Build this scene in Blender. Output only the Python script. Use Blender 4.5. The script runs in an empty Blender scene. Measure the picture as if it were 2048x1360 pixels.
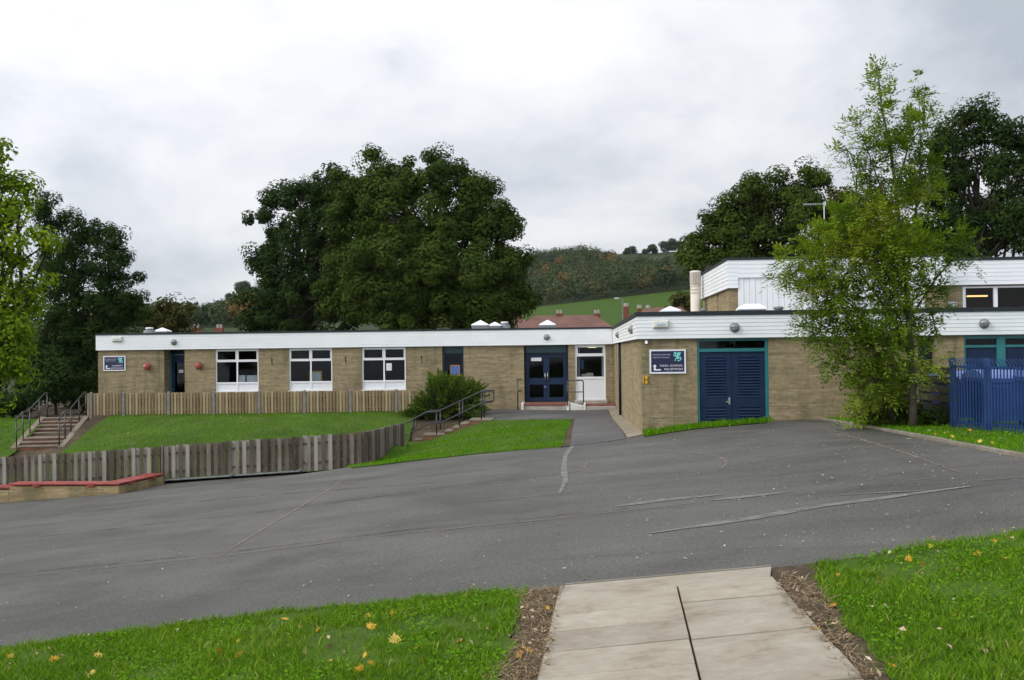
import bpy, math, random
import numpy as np
from mathutils import Vector, Matrix
from mathutils import geometry as mgeo

random.seed(7)
rng = np.random.default_rng(11)
SC = bpy.context.scene
COL = SC.collection
R = math.radians

# ------------------------------------------------------------------ camera
FPX = 2000.0                       # focal length in pixels of a 2048 wide frame
EYE = Vector((0.0, 0.0, 2.5))
YAW, PITCH, ROLL = math.atan(122 / FPX), R(0.69), R(0.68)
_f0 = Vector((-math.sin(YAW), math.cos(YAW), 0))
FWD = (_f0 * math.cos(PITCH) + Vector((0, 0, 1)) * math.sin(PITCH)).normalized()
_r0 = Vector((math.cos(YAW), math.sin(YAW), 0))
_u0 = _r0.cross(FWD).normalized()
RIGHT = (_r0 * math.cos(ROLL) - _u0 * math.sin(ROLL)).normalized()
UP = RIGHT.cross(FWD).normalized()
cam = bpy.data.cameras.new('camera')
cam.sensor_width = 36.0
cam.lens = 36.0 * FPX / 2048.0
cam.clip_start, cam.clip_end = 0.1, 6000
camo = bpy.data.objects.new('camera', cam)
COL.objects.link(camo)
m = Matrix((RIGHT, UP, -FWD)).transposed().to_4x4()
m.translation = EYE
camo.matrix_world = m
SC.camera = camo

# ------------------------------------------------------------------ sky, sun, exposure
SUN_EL, SUN_AZ = R(33), R(-116)      # azimuth measured from +Y towards +X: the light comes from the left
sd = Vector((math.sin(SUN_AZ) * math.cos(SUN_EL), math.cos(SUN_AZ) * math.cos(SUN_EL), math.sin(SUN_EL)))
sun = bpy.data.lights.new('sun', 'SUN')
sun.energy, sun.angle, sun.color = 1.5, R(25), (1.0, 0.955, 0.88)
suno = bpy.data.objects.new('sun', sun)
COL.objects.link(suno)
suno.rotation_euler = sd.to_track_quat('Z', 'Y').to_euler()
SC.view_settings.view_transform = 'Standard'
SC.view_settings.look = 'None'
SC.view_settings.exposure = 0.12
SC.view_settings.gamma = 1.0
SC.cycles.use_denoising = True
SC.cycles.max_bounces = 6
SC.cycles.transparent_max_bounces = 12
SC.cycles.sample_clamp_indirect = 4.0


class NT:
    """tiny node builder"""
    def __init__(s, tree):
        s.t = tree

    def n(s, typ, **kw):
        nd = s.t.nodes.new(typ)
        ins = kw.pop('i', {})
        for k, v in kw.items():
            setattr(nd, k, v)
        for k, v in ins.items():
            if isinstance(v, bpy.types.NodeSocket):
                s.t.links.new(v, nd.inputs[k])
            else:
                nd.inputs[k].default_value = v
        return nd

    def math(s, op, a, b=0.0, c=None, clamp=False):
        nd = s.n('ShaderNodeMath', operation=op, use_clamp=clamp)
        for k, v in enumerate((a, b, c)):
            if v is None:
                continue
            if isinstance(v, bpy.types.NodeSocket):
                s.t.links.new(v, nd.inputs[k])
            else:
                nd.inputs[k].default_value = v
        return nd.outputs[0]

    def mix(s, f, a, b, blend='MIX'):
        nd = s.n('ShaderNodeMix', data_type='RGBA', blend_type=blend)
        for k, v in ((0, f), (6, a), (7, b)):
            if isinstance(v, bpy.types.NodeSocket):
                s.t.links.new(v, nd.inputs[k])
            elif k == 0:
                nd.inputs[0].default_value = v
            else:
                nd.inputs[k].default_value = (v[0], v[1], v[2], 1)
        return nd.outputs[2]

    def ramp(s, f, stops):
        nd = s.n('ShaderNodeValToRGB')
        s.t.links.new(f, nd.inputs[0])
        e = nd.color_ramp.elements
        while len(e) < len(stops):
            e.new(0.5)
        for k, (p, c) in enumerate(stops):
            e[k].position = p
            e[k].color = (c[0], c[1], c[2], 1) if hasattr(c, '__len__') else (c, c, c, 1)
        return nd.outputs[0]

    def noise(s, vec, scale, detail=4, rough=0.55, dist=0.0):
        nd = s.n('ShaderNodeTexNoise', i={'Scale': scale, 'Detail': detail, 'Roughness': rough, 'Distortion': dist})
        if vec is not None:
            s.t.links.new(vec, nd.inputs['Vector'])
        return nd.outputs[0]

    def mapping(s, vec, scale=(1, 1, 1), loc=(0, 0, 0), rot=(0, 0, 0)):
        nd = s.n('ShaderNodeMapping')
        s.t.links.new(vec, nd.inputs[0])
        nd.inputs['Scale'].default_value = scale
        nd.inputs['Location'].default_value = loc
        nd.inputs['Rotation'].default_value = rot
        return nd.outputs[0]


world = bpy.data.worlds.new('World')
SC.world = world
world.use_nodes = True
wt = NT(world.node_tree)
world.node_tree.nodes.clear()
g = wt.n('ShaderNodeTexCoord').outputs['Generated']
sep = wt.n('ShaderNodeSeparateXYZ', i={0: g})
zz = wt.math('MAXIMUM', sep.outputs[2], 0.0)
den = wt.math('ADD', zz, 0.34)
cx = wt.math('DIVIDE', sep.outputs[0], den)
cy = wt.math('DIVIDE', sep.outputs[1], den)
cv = wt.n('ShaderNodeCombineXYZ', i={0: cx, 1: cy, 2: 0.0}).outputs[0]
n1 = wt.noise(wt.mapping(g, (1.0, 1.0, 2.1), (3.1, 1.7, 0.4)), 2.3, 7, 0.52, 0.35)
n2 = wt.noise(wt.mapping(g, (1.0, 1.0, 2.0), (7.3, 4.2, 0.9)), 6.5, 5, 0.58, 0.3)
cl = wt.math('ADD', wt.math('MULTIPLY', n1, 0.8), wt.math('MULTIPLY', n2, 0.2))
dots = wt.n('ShaderNodeVectorMath', operation='DOT_PRODUCT', i={0: g, 1: (-0.86, 0.42, 0.30)}).outputs['Value']
glow = wt.math('MULTIPLY_ADD', dots, 0.5, 0.5, clamp=True)          # bright cloud on the side of the hidden sun
glow2 = wt.math('POWER', glow, 1.6)
cl = wt.math('MULTIPLY_ADD', wt.math('SUBTRACT', cl, 0.5), 1.25, 0.50)
cl2 = wt.math('ADD', cl, wt.math('MULTIPLY', wt.math('SUBTRACT', glow, 0.69), 0.46))
ccol = wt.ramp(cl2, [(0.36, (0.50, 0.55, 0.61)), (0.46, (0.69, 0.725, 0.785)), (0.55, (0.85, 0.87, 0.91)), (0.66, (1.0, 1.0, 1.0))])
back = wt.math('POWER', wt.math('MULTIPLY_ADD', sep.outputs[1], -0.5, 0.5, clamp=True), 1.4)      # the cloud is thinner towards the sun, behind the camera
lift = wt.math('ADD', wt.math('ADD', wt.math('ADD', 0.66, wt.math('MULTIPLY', glow2, 0.28)), wt.math('MULTIPLY', zz, 0.62)), wt.math('MULTIPLY', back, 1.45))
cloud = wt.mix(1.0, ccol, wt.n('ShaderNodeCombineColor', i={0: lift, 1: lift, 2: lift}).outputs[0], 'MULTIPLY')
sky = wt.n('ShaderNodeTexSky', sky_type='NISHITA', sun_disc=False, sun_elevation=SUN_EL, sun_rotation=SUN_AZ)
skyc = wt.mix(1.0, sky.outputs[0], (0.09, 0.09, 0.09), 'MULTIPLY')
allc = wt.mix(0.92, skyc, cloud)
bg = wt.n('ShaderNodeBackground', i={0: allc, 1: 1.0})
wo = wt.n('ShaderNodeOutputWorld', i={0: bg.outputs[0]})


# ------------------------------------------------------------------ pixel rays
def ray(px, py):
    return FWD + RIGHT * ((px - 1024) / FPX) + UP * ((680 - py) / FPX)


def P(px, py, Y):
    d = ray(px, py)
    return EYE + d * (Y / d.y)


def PX(px, py, X):
    d = ray(px, py)
    return EYE + d * (X / d.x)


def PZ(px, py, z):
    d = ray(px, py)
    return EYE + d * ((z - EYE.z) / d.z)


# ------------------------------------------------------------------ terrain
def plane(X, Y):
    s = 0.55
    xs = X - s * np.log1p(np.exp(np.clip((X - 4.7) / s, -30, 30)))
    return EYE.z - 1.65 + 0.1 * xs - 0.034 * (Y - 6.8)


_ctrl = []
for _y in (-2, 3, 8, 13, 18, 23):
    for _x in (-26, -20, -14, -8, -3, 0, 3, 6, 10, 16):
        _ctrl.append((_x, _y, float(plane(np.float64(_x), np.float64(_y)))))
for _x in (2, 3.5, 5, 6.2, 8, 11, 16):
    _ctrl.append((_x, 26.2, float(plane(np.float64(_x), np.float64(26.2)))))


def _cp(px, py, Y):
    p = P(px, py, Y)
    _ctrl.append((p.x, p.y, p.z))


for a in ((-150, 1000, 27.5), (0, 986, 27.5), (165, 976, 27.5), (330, 966, 27.5), (450, 957, 27.5), (560, 950, 27.5), (640, 944, 27.5), (700, 939, 27.5),
          (741, 926, 28), (765, 913, 31), (790, 903, 34), (808, 894, 36.2),
          (40, 925, 34.5), (200, 905, 33), (400, 893, 33), (600, 885, 33), (720, 880, 33),
          (180, 833, 39.5), (330, 831, 39.5), (480, 829.5, 39.5), (620, 827.5, 39.5), (790, 824.5, 39.5), (860, 838, 39.3),
          (200, 826, 42), (500, 822, 42), (800, 819, 42), (950, 820, 41.5), (1050, 820, 41.6), (1150, 821, 41.6), (1220, 818, 41.6),
          (830, 899, 36.4), (868, 884, 36.6), (905, 868, 36.7), (945, 852, 36.8), (985, 842, 36.9), (1070, 839, 37), (1148, 838, 37),
          (850, 893, 31), (950, 872, 32), (1050, 864, 31.5), (1145, 863, 30), (720, 931, 25.2), (850, 920, 25),
          (1200, 840, 36), (1215, 858, 30), (1250, 876, 26), (1170, 886, 25.5), (-100, 880, 36), (-100, 830, 42), (20, 845, 40)):
    _cp(*a)
for _y in (46, 50):
    for _x in (-26, -16, -6, 4, 16):
        _ctrl.append((_x, _y, EYE.z - 2.55))
_ctrl = np.array(_ctrl)


def _phi(r2):
    return 0.5 * r2 * np.log(r2 + 1e-9)


_n = len(_ctrl)
_res = _ctrl[:, 2] - plane(_ctrl[:, 0], _ctrl[:, 1])
_A = np.zeros((_n + 3, _n + 3))
_d2 = ((_ctrl[:, None, :2] - _ctrl[None, :, :2]) ** 2).sum(-1)
_A[:_n, :_n] = _phi(_d2) + np.eye(_n) * 0.6
_A[:_n, _n] = 1
_A[:_n, _n + 1:] = _ctrl[:, :2]
_A[_n:, :_n] = _A[:_n, _n:].T
_w = np.linalg.solve(_A, np.concatenate([_res, np.zeros(3)]))

_hpx = [-400, 0, 280, 400, 450, 490, 600, 800, 1045, 1100, 1180, 1225, 1245, 1310, 1370, 1500, 2048, 2600]
_hrw = [645, 640, 634, 632, 622, 602, 570, 542, 530, 521, 517, 519, 505, 505, 500, 505, 515, 520]
_fpx = [-400, 0, 400, 800, 1085, 1380, 1600, 2048, 2600]
_frw = [668, 662, 656, 640, 613, 577, 565, 560, 560]


def T(X, Y):
    X = np.atleast_1d(np.asarray(X, float))
    Y = np.atleast_1d(np.asarray(Y, float))
    sh = X.shape
    X, Y = X.ravel(), Y.ravel()
    Xc, Yc = np.clip(X, -26, 16), np.clip(Y, -2, 50)
    out = np.empty_like(Xc)
    for k in range(0, len(Xc), 20000):
        x, y = Xc[k:k + 20000], Yc[k:k + 20000]
        d2 = (x[:, None] - _ctrl[None, :, 0]) ** 2 + (y[:, None] - _ctrl[None, :, 1]) ** 2
        out[k:k + 20000] = plane(x, y) + _phi(d2) @ _w[:_n] + _w[_n] + _w[_n + 1] * x + _w[_n + 2] * y
    # hills far behind the school
    dep = X * FWD.x + Y * FWD.y
    px = 1024 + FPX * (X * _r0.x + Y * _r0.y) / np.maximum(dep, 1.0)
    hz = 704 - (px - 1024) * math.tan(ROLL)
    e1 = (hz - 655) / FPX
    ef = (hz - np.interp(px, _fpx, _frw)) / FPX
    er = (hz - np.interp(px, _hpx, _hrw)) / FPX
    e0 = -2.55 / 130.0
    e = np.where(dep < 220, e0 + (e1 - e0) * np.clip((dep - 130) / 90, 0, 1),
                 np.where(dep < 330, e1 + (ef - e1) * np.clip((dep - 220) / 110, 0, 1),
                          ef + (er - ef) * np.clip((dep - 330) / 290, 0, 1)))
    hill = EYE.z + e * np.minimum(dep, 620.0)
    out = np.where(dep > 130, hill, out)
    return out.reshape(sh)


def Tz(x, y):
    return float(T(x, y)[0])


_tt = np.linspace(3, 70, 3000)


def G(px, py):
    """where the sight line of a pixel meets the ground"""
    d = ray(px, py)
    d = d / d.y
    zz_ = EYE.z + d.z * _tt - T(d.x * _tt, _tt)
    k = np.nonzero(zz_ < 0)[0]
    if len(k) == 0:
        y = 60.0
    else:
        k = max(int(k[0]), 1)
        a, b = zz_[k - 1], zz_[k]
        y = _tt[k - 1] + (_tt[k] - _tt[k - 1]) * a / (a - b)
    return (d.x * y, y)


# ------------------------------------------------------------------ mesh helpers
def tag(o, label=None, cat=None, group=None, kind=None):
    if label: o['label'] = label
    if cat: o['category'] = cat
    if group: o['group'] = group
    if kind: o['kind'] = kind
    return o


def thing(name, label, cat, loc=(0, 0, 0), group=None):
    o = bpy.data.objects.new(name, None)
    o.empty_display_size = 0.2
    COL.objects.link(o)
    o.location = loc
    return tag(o, label, cat, group)


def copy_tree(o, parent=None):
    c = o.copy()
    COL.objects.link(c)
    c.parent = parent
    if parent is not None:
        c.matrix_parent_inverse = o.matrix_parent_inverse.copy()
    for ch in o.children:
        copy_tree(ch, c)
    return c


def world_loc(o):
    v = Vector(o.location)
    p = o.parent
    while p is not None:
        v = v + Vector(p.location)
        p = p.parent
    return v


def link(name, me, mat, parent=None, smooth=False):
    o = bpy.data.objects.new(name, me)
    COL.objects.link(o)
    if mat is not None:
        me.materials.append(mat)
    if smooth:
        me.polygons.foreach_set('use_smooth', [True] * len(me.polygons))
    if parent is not None:
        o.parent = parent
        off = Vector((0, 0, 0))
        p = parent
        while p is not None:
            if p.parent is None:
                off = Vector(p.location)
            p = p.parent
        top = parent
        while top.parent is not None:
            top = top.parent
        # children of a child live in the same frame as the thing itself
        if parent.parent is None:
            o.matrix_parent_inverse = Matrix.Translation(-off)
        else:
            o.matrix_parent_inverse = Matrix.Identity(4)
    return o


def set_uv(me):
    nl = len(me.loops)
    if nl == 0:
        return
    co = np.empty(len(me.vertices) * 3)
    me.vertices.foreach_get('co', co)
    co = co.reshape(-1, 3)
    vi = np.empty(nl, dtype=np.int32)
    me.loops.foreach_get('vertex_index', vi)
    nm = np.empty(len(me.polygons) * 3)
    me.polygons.foreach_get('normal', nm)
    nm = np.abs(nm.reshape(-1, 3))
    tot = np.empty(len(me.polygons), dtype=np.int32)
    me.polygons.foreach_get('loop_total', tot)
    ax = np.repeat(nm.argmax(1), tot)
    c = co[vi]
    u = np.where(ax == 0, c[:, 1], c[:, 0])
    v = np.where(ax == 2, c[:, 1], c[:, 2])
    uvl = me.uv_layers.new(name='UVMap')
    uvl.data.foreach_set('uv', np.stack([u, v], 1).ravel())


class MB:
    def __init__(s):
        s.v, s.f = [], []

    def add(s, vs, fs):
        k = len(s.v)
        s.v += [tuple(x) for x in vs]
        s.f += [tuple(i + k for i in f) for f in fs]
        return s

    def box(s, x0, y0, z0, x1, y1, z1):
        return s.add([(x0, y0, z0), (x1, y0, z0), (x1, y1, z0), (x0, y1, z0), (x0, y0, z1), (x1, y0, z1), (x1, y1, z1), (x0, y1, z1)],
                     [(0, 3, 2, 1), (4, 5, 6, 7), (0, 1, 5, 4), (1, 2, 6, 5), (2, 3, 7, 6), (3, 0, 4, 7)])

    def obox(s, c, ax, ay, az, hx, hy, hz):
        c, ax, ay, az = Vector(c), Vector(ax).normalized(), Vector(ay).normalized(), Vector(az).normalized()
        vs = [c + ax * (hx * i) + ay * (hy * j) + az * (hz * k) for k in (-1, 1) for (i, j) in ((-1, -1), (1, -1), (1, 1), (-1, 1))]
        return s.add(vs, [(0, 3, 2, 1), (4, 5, 6, 7), (0, 1, 5, 4), (1, 2, 6, 5), (2, 3, 7, 6), (3, 0, 4, 7)])

    def poly(s, pts):
        return s.add(pts, [tuple(range(len(pts)))])

    def prism(s, pts, d):
        """extrude a closed outline (3D points) by vector d"""
        n = len(pts)
        d = Vector(d)
        a = [Vector(p) for p in pts]
        fs = [tuple(range(n - 1, -1, -1)), tuple(range(n, 2 * n))]
        fs += [(i, (i + 1) % n, n + (i + 1) % n, n + i) for i in range(n)]
        return s.add(a + [p + d for p in a], fs)

    def tube(s, pts, r, n=8, cap=True):
        pts = [Vector(p) for p in pts]
        rs = r if hasattr(r, '__len__') else [r] * len(pts)
        rings = []
        prev = None
        for i, p in enumerate(pts):
            if i == 0: t = pts[1] - p
            elif i == len(pts) - 1: t = p - pts[i - 1]
            else: t = (pts[i + 1] - p).normalized() + (p - pts[i - 1]).normalized()
            t = t.normalized() if t.length > 1e-9 else Vector((0, 0, 1))
            if prev is None:
                a = Vector((0, 0, 1)) if abs(t.z) < 0.9 else Vector((1, 0, 0))
                u = t.cross(a).normalized()
            else:
                u = (prev - t * prev.dot(t)).normalized()
            prev = u
            w = t.cross(u)
            rings.append([p + (u * math.cos(2 * math.pi * k / n) + w * math.sin(2 * math.pi * k / n)) * rs[i] for k in range(n)])
        vs = [q for rg in rings for q in rg]
        fs = []
        for i in range(len(pts) - 1):
            for k in range(n):
                fs.append((i * n + k, i * n + (k + 1) % n, (i + 1) * n + (k + 1) % n, (i + 1) * n + k))
        if cap:
            fs.append(tuple(range(n - 1, -1, -1)))
            fs.append(tuple((len(pts) - 1) * n + k for k in range(n)))
        return s.add(vs, fs)

    def lathe(s, prof, c=(0, 0, 0), axis='Z', n=20):
        c = Vector(c)
        vs, fs = [], []
        for (r, h) in prof:
            for k in range(n):
                a = 2 * math.pi * k / n
                if axis == 'Z': q = Vector((r * math.cos(a), r * math.sin(a), h))
                elif axis == 'Y': q = Vector((r * math.cos(a), h, r * math.sin(a)))
                else: q = Vector((h, r * math.cos(a), r * math.sin(a)))
                vs.append(c + q)
        for i in range(len(prof) - 1):
            for k in range(n):
                fs.append((i * n + k, i * n + (k + 1) % n, (i + 1) * n + (k + 1) % n, (i + 1) * n + k))
        fs.append(tuple(range(n)))
        fs.append(tuple((len(prof) - 1) * n + k for k in range(n)))
        return s.add(vs, fs)

    def rot(s, ang, c):
        ca, sa = math.cos(ang), math.sin(ang)
        s.v = [(c[0] + (x - c[0]) * ca - (y - c[1]) * sa, c[1] + (x - c[0]) * sa + (y - c[1]) * ca, z) for (x, y, z) in s.v]
        return s

    def build(s, name, mat, parent=None, smooth=False, bevel=0.0):
        me = bpy.data.meshes.new(name)
        me.from_pydata(s.v, [], s.f)
        me.update()
        set_uv(me)
        o = None
        if parent is None and s.v:
            a = np.array(s.v)
            c = Vector(((a[:, 0].min() + a[:, 0].max()) / 2, (a[:, 1].min() + a[:, 1].max()) / 2, a[:, 2].min()))
            me.transform(Matrix.Translation(-c))
            o = link(name, me, mat, None, smooth)
            o.location = c
        else:
            o = link(name, me, mat, parent, smooth)
        if bevel:
            b = o.modifiers.new('bevel', 'BEVEL')
            b.width, b.segments, b.limit_method = bevel, 1, 'ANGLE'
        return o


def npmesh(name, V, F, mat, parent=None, tint=None, smooth=False):
    """V (n,3), F list of arrays of equal arity (m,k)"""
    me = bpy.data.meshes.new(name)
    V = np.asarray(V, np.float32)
    Fs = F if isinstance(F, list) else [F]
    me.vertices.add(len(V))
    me.vertices.foreach_set('co', V.ravel())
    idx = np.concatenate([f.ravel() for f in Fs]).astype(np.int32)
    tot = np.concatenate([np.full(len(f), f.shape[1]) for f in Fs]).astype(np.int32)
    st = np.concatenate([[0], np.cumsum(tot)[:-1]]).astype(np.int32)
    me.loops.add(len(idx))
    me.loops.foreach_set('vertex_index', idx)
    me.polygons.add(len(tot))
    me.polygons.foreach_set('loop_start', st)
    me.polygons.foreach_set('loop_total', tot)
    me.update(calc_edges=True)
    if tint is not None:
        at = me.attributes.new('tint', 'FLOAT', 'POINT')
        at.data.foreach_set('value', np.asarray(tint, np.float32))
    me.validate()
    return link(name, me, mat, parent, smooth)


def in_poly(x, y, poly):
    c = np.zeros(x.shape, bool)
    n = len(poly)
    for i in range(n):
        x0, y0 = poly[i]
        x1, y1 = poly[(i + 1) % n]
        if y0 == y1:
            continue
        k = ((y0 > y) != (y1 > y)) & (x < (x1 - x0) * (y - y0) / (y1 - y0) + x0)
        c ^= k
    return c


def sheet(name, poly, off, mat, step=0.5, holes=(), skirt=0.0):
    """a ground sheet filling a plan outline and following the terrain"""
    pts, edges = [], []

    def ring(pl):
        k0 = len(pts)
        for i in range(len(pl)):
            a, b = pl[i], pl[(i + 1) % len(pl)]
            L = math.hypot(b[0] - a[0], b[1] - a[1])
            n = max(1, int(L / step))
            for j in range(n):
                pts.append((a[0] + (b[0] - a[0]) * j / n, a[1] + (b[1] - a[1]) * j / n))
        n = len(pts) - k0
        edges.extend([(k0 + i, k0 + (i + 1) % n) for i in range(n)])
        return n
    nb = ring(poly)
    xs = np.arange(min(p[0] for p in poly), max(p[0] for p in poly), step)
    ys = np.arange(min(p[1] for p in poly), max(p[1] for p in poly), step)
    gx, gy = np.meshgrid(xs, ys)
    gx, gy = gx.ravel(), gy.ravel()
    k = in_poly(gx, gy, poly)
    pts += list(zip(gx[k], gy[k]))
    r = mgeo.delaunay_2d_cdt([Vector(p) for p in pts], edges, [list(range(nb))], 1, 1e-4)
    vs, fs = r[0], r[2]
    x = np.array([v[0] for v in vs]); y = np.array([v[1] for v in vs])
    z = T(x, y) + off
    V = [(a, b, c) for a, b, c in zip(x, y, z)]
    F = [tuple(f) if (vs[f[1]] - vs[f[0]]).cross(vs[f[2]] - vs[f[0]]) > 0 else tuple(reversed(f)) for f in fs]
    mb = MB()
    mb.add(V, F)
    if skirt:
        pb = [(p[0], p[1], Tz(*p) + off) for p in pts[:nb]]
        for i in range(nb):
            a, b = pb[i], pb[(i + 1) % nb]
            mb.poly([(a[0], a[1], a[2] - skirt), (b[0], b[1], b[2] - skirt), b, a])
    o = mb.build(name, mat, None)
    o.data.polygons.foreach_set('use_smooth', [True] * len(o.data.polygons))
    return o


# ------------------------------------------------------------------ materials
def newmat(name):
    mt = bpy.data.materials.new(name)
    mt.use_nodes = True
    mt.node_tree.nodes.clear()
    return mt, NT(mt.node_tree)


def out(nt, sh):
    nt.n('ShaderNodeOutputMaterial', i={0: sh})


def uvv(nt):
    return nt.n('ShaderNodeTexCoord').outputs['UV']


def objv(nt):
    return nt.n('ShaderNodeTexCoord').outputs['Object']


def basic(name, c, rough=0.6, var=0.18, scale=3.0, spec=0.4, metal=0.0, bump=0.0, c2=None, fine=60.0):
    mt, nt = newmat(name)
    v = objv(nt)
    a = nt.noise(v, scale, 5, 0.6)
    b = nt.noise(v, fine, 2, 0.5)
    f = nt.math('ADD', nt.math('MULTIPLY', a, 0.75), nt.math('MULTIPLY', b, 0.25))
    lo = tuple(k * (1 - var) for k in c)
    hi = tuple(min(1, k * (1 + var)) for k in (c2 or c))
    col = nt.ramp(f, [(0.33, lo), (0.67, hi)])
    p = nt.n('ShaderNodeBsdfPrincipled', i={'Base Color': col, 'Roughness': rough, 'Metallic': metal, 'Specular IOR Level': spec})
    if bump:
        bn = nt.n('ShaderNodeBump', i={'Height': f, 'Strength': bump, 'Distance': 0.01})
        nt.t.links.new(bn.outputs[0], p.inputs['Normal'])
    out(nt, p.outputs[0])
    return mt


def brickmat(name, c1, c2, mortar, bw=0.225, bh=0.075, streak=0.32):
    mt, nt = newmat(name)
    v = uvv(nt)
    br = nt.n('ShaderNodeTexBrick', offset=0.5, i={'Vector': v, 'Color1': (*c1, 1), 'Color2': (*c2, 1), 'Mortar': (*mortar, 1), 'Scale': 1.0,
              'Mortar Size': 0.006, 'Mortar Smooth': 0.25, 'Bias': 0.0, 'Brick Width': bw, 'Row Height': bh})
    st = nt.noise(nt.mapping(v, (1.1, 0.28, 1)), 1.0, 6, 0.62, 0.4)
    gr = nt.noise(v, 9.0, 5, 0.65)
    row = nt.noise(nt.mapping(v, (0.5, 9.0, 1)), 1.0, 3, 0.6)
    k1 = nt.ramp(st, [(0.36, (1 - streak, 1 - streak * 0.85, 1 - streak * 0.95)), (0.47, (0.95, 0.96, 0.95)), (0.64, (1.10, 1.09, 1.06))])
    drip = nt.noise(nt.mapping(v, (3.2, 0.22, 1), (4, 1, 0)), 1.0, 4, 0.6, 0.2)
    k1 = nt.mix(0.75, k1, nt.ramp(drip, [(0.60, (1, 1, 1)), (0.70, (0.66, 0.71, 0.66))]), 'MULTIPLY')
    efl = nt.noise(nt.mapping(v, (0.7, 3.4, 1), (1.7, 2.2, 0)), 1.0, 5, 0.7)
    ef = nt.math('MULTIPLY', nt.ramp(efl, [(0.56, 0.0), (0.66, 0.8)]), br.outputs[1])
    k2 = nt.ramp(gr, [(0.3, 0.84), (0.7, 1.14)])
    k3 = nt.ramp(row, [(0.32, 0.80), (0.68, 1.15)])
    col = nt.mix(1.0, nt.mix(1.0, nt.mix(1.0, br.outputs[0], k1, 'MULTIPLY'), k2, 'MULTIPLY'), k3, 'MULTIPLY')
    col = nt.mix(ef, col, (0.50, 0.45, 0.36))
    bn = nt.n('ShaderNodeBump', i={'Height': nt.math('SUBTRACT', gr, nt.math('MULTIPLY', br.outputs[1], 1.2)), 'Strength': 0.45, 'Distance': 0.008})
    p = nt.n('ShaderNodeBsdfPrincipled', i={'Base Color': col, 'Roughness': 0.9, 'Specular IOR Level': 0.2, 'Normal': bn.outputs[0]})
    out(nt, p.outputs[0])
    return mt


def woodmat(name, c1, c2, c3, rough=0.8):
    mt, nt = newmat(name)
    v = objv(nt)
    isl = nt.n('ShaderNodeNewGeometry').outputs['Random Per Island']
    grain = nt.noise(nt.mapping(v, (26, 26, 1.4)), 1.0, 5, 0.6, 0.5)
    blot = nt.noise(nt.mapping(v, (2.2, 2.2, 1.3)), 1.0, 4, 0.6)
    f = nt.math('ADD', nt.math('ADD', nt.math('MULTIPLY', isl, 0.5), nt.math('MULTIPLY', grain, 0.4)), nt.math('MULTIPLY', blot, 0.45))
    col = nt.ramp(f, [(0.36, c1), (0.64, c2), (0.94, c3)])
    bn = nt.n('ShaderNodeBump', i={'Height': grain, 'Strength': 0.3, 'Distance': 0.004})
    p = nt.n('ShaderNodeBsdfPrincipled', i={'Base Color': col, 'Roughness': rough, 'Specular IOR Level': 0.25, 'Normal': bn.outputs[0]})
    out(nt, p.outputs[0])
    return mt


def leafmat(name, stops, trans=0.28, rough=0.55, wt_=0.55):
    mt, nt = newmat(name)
    isl = nt.n('ShaderNodeNewGeometry').outputs['Random Per Island']
    tn = nt.n('ShaderNodeAttribute', attribute_name='tint').outputs['Fac']
    f = nt.math('ADD', nt.math('MULTIPLY', isl, 1 - wt_), nt.math('MULTIPLY', tn, wt_))
    col = nt.ramp(f, stops)
    p = nt.n('ShaderNodeBsdfPrincipled', i={'Base Color': col, 'Roughness': rough + .2, 'Specular IOR Level': 0.06})
    t = nt.n('ShaderNodeBsdfTranslucent', i={0: nt.mix(1.0, col, (1.25, 1.3, 0.6), 'MULTIPLY')})
    mx = nt.n('ShaderNodeMixShader', i={0: trans, 1: p.outputs[0], 2: t.outputs[0]})
    out(nt, mx.outputs[0])
    return mt


def glassmat(name, tint=(0.72, 0.78, 0.78), refl=0.34):
    mt, nt = newmat(name)
    fr = nt.n('ShaderNodeFresnel', i={0: 1.5})
    k = nt.math('MULTIPLY', fr.outputs[0], refl, clamp=True)
    a = nt.n('ShaderNodeBsdfTransparent', i={0: (*tint, 1)})
    b = nt.n('ShaderNodeBsdfGlossy', i={0: (0.95, 0.97, 1, 1), 1: 0.03})
    mx = nt.n('ShaderNodeMixShader', i={0: k, 1: a.outputs[0], 2: b.outputs[0]})
    out(nt, mx.outputs[0])
    return mt


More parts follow.
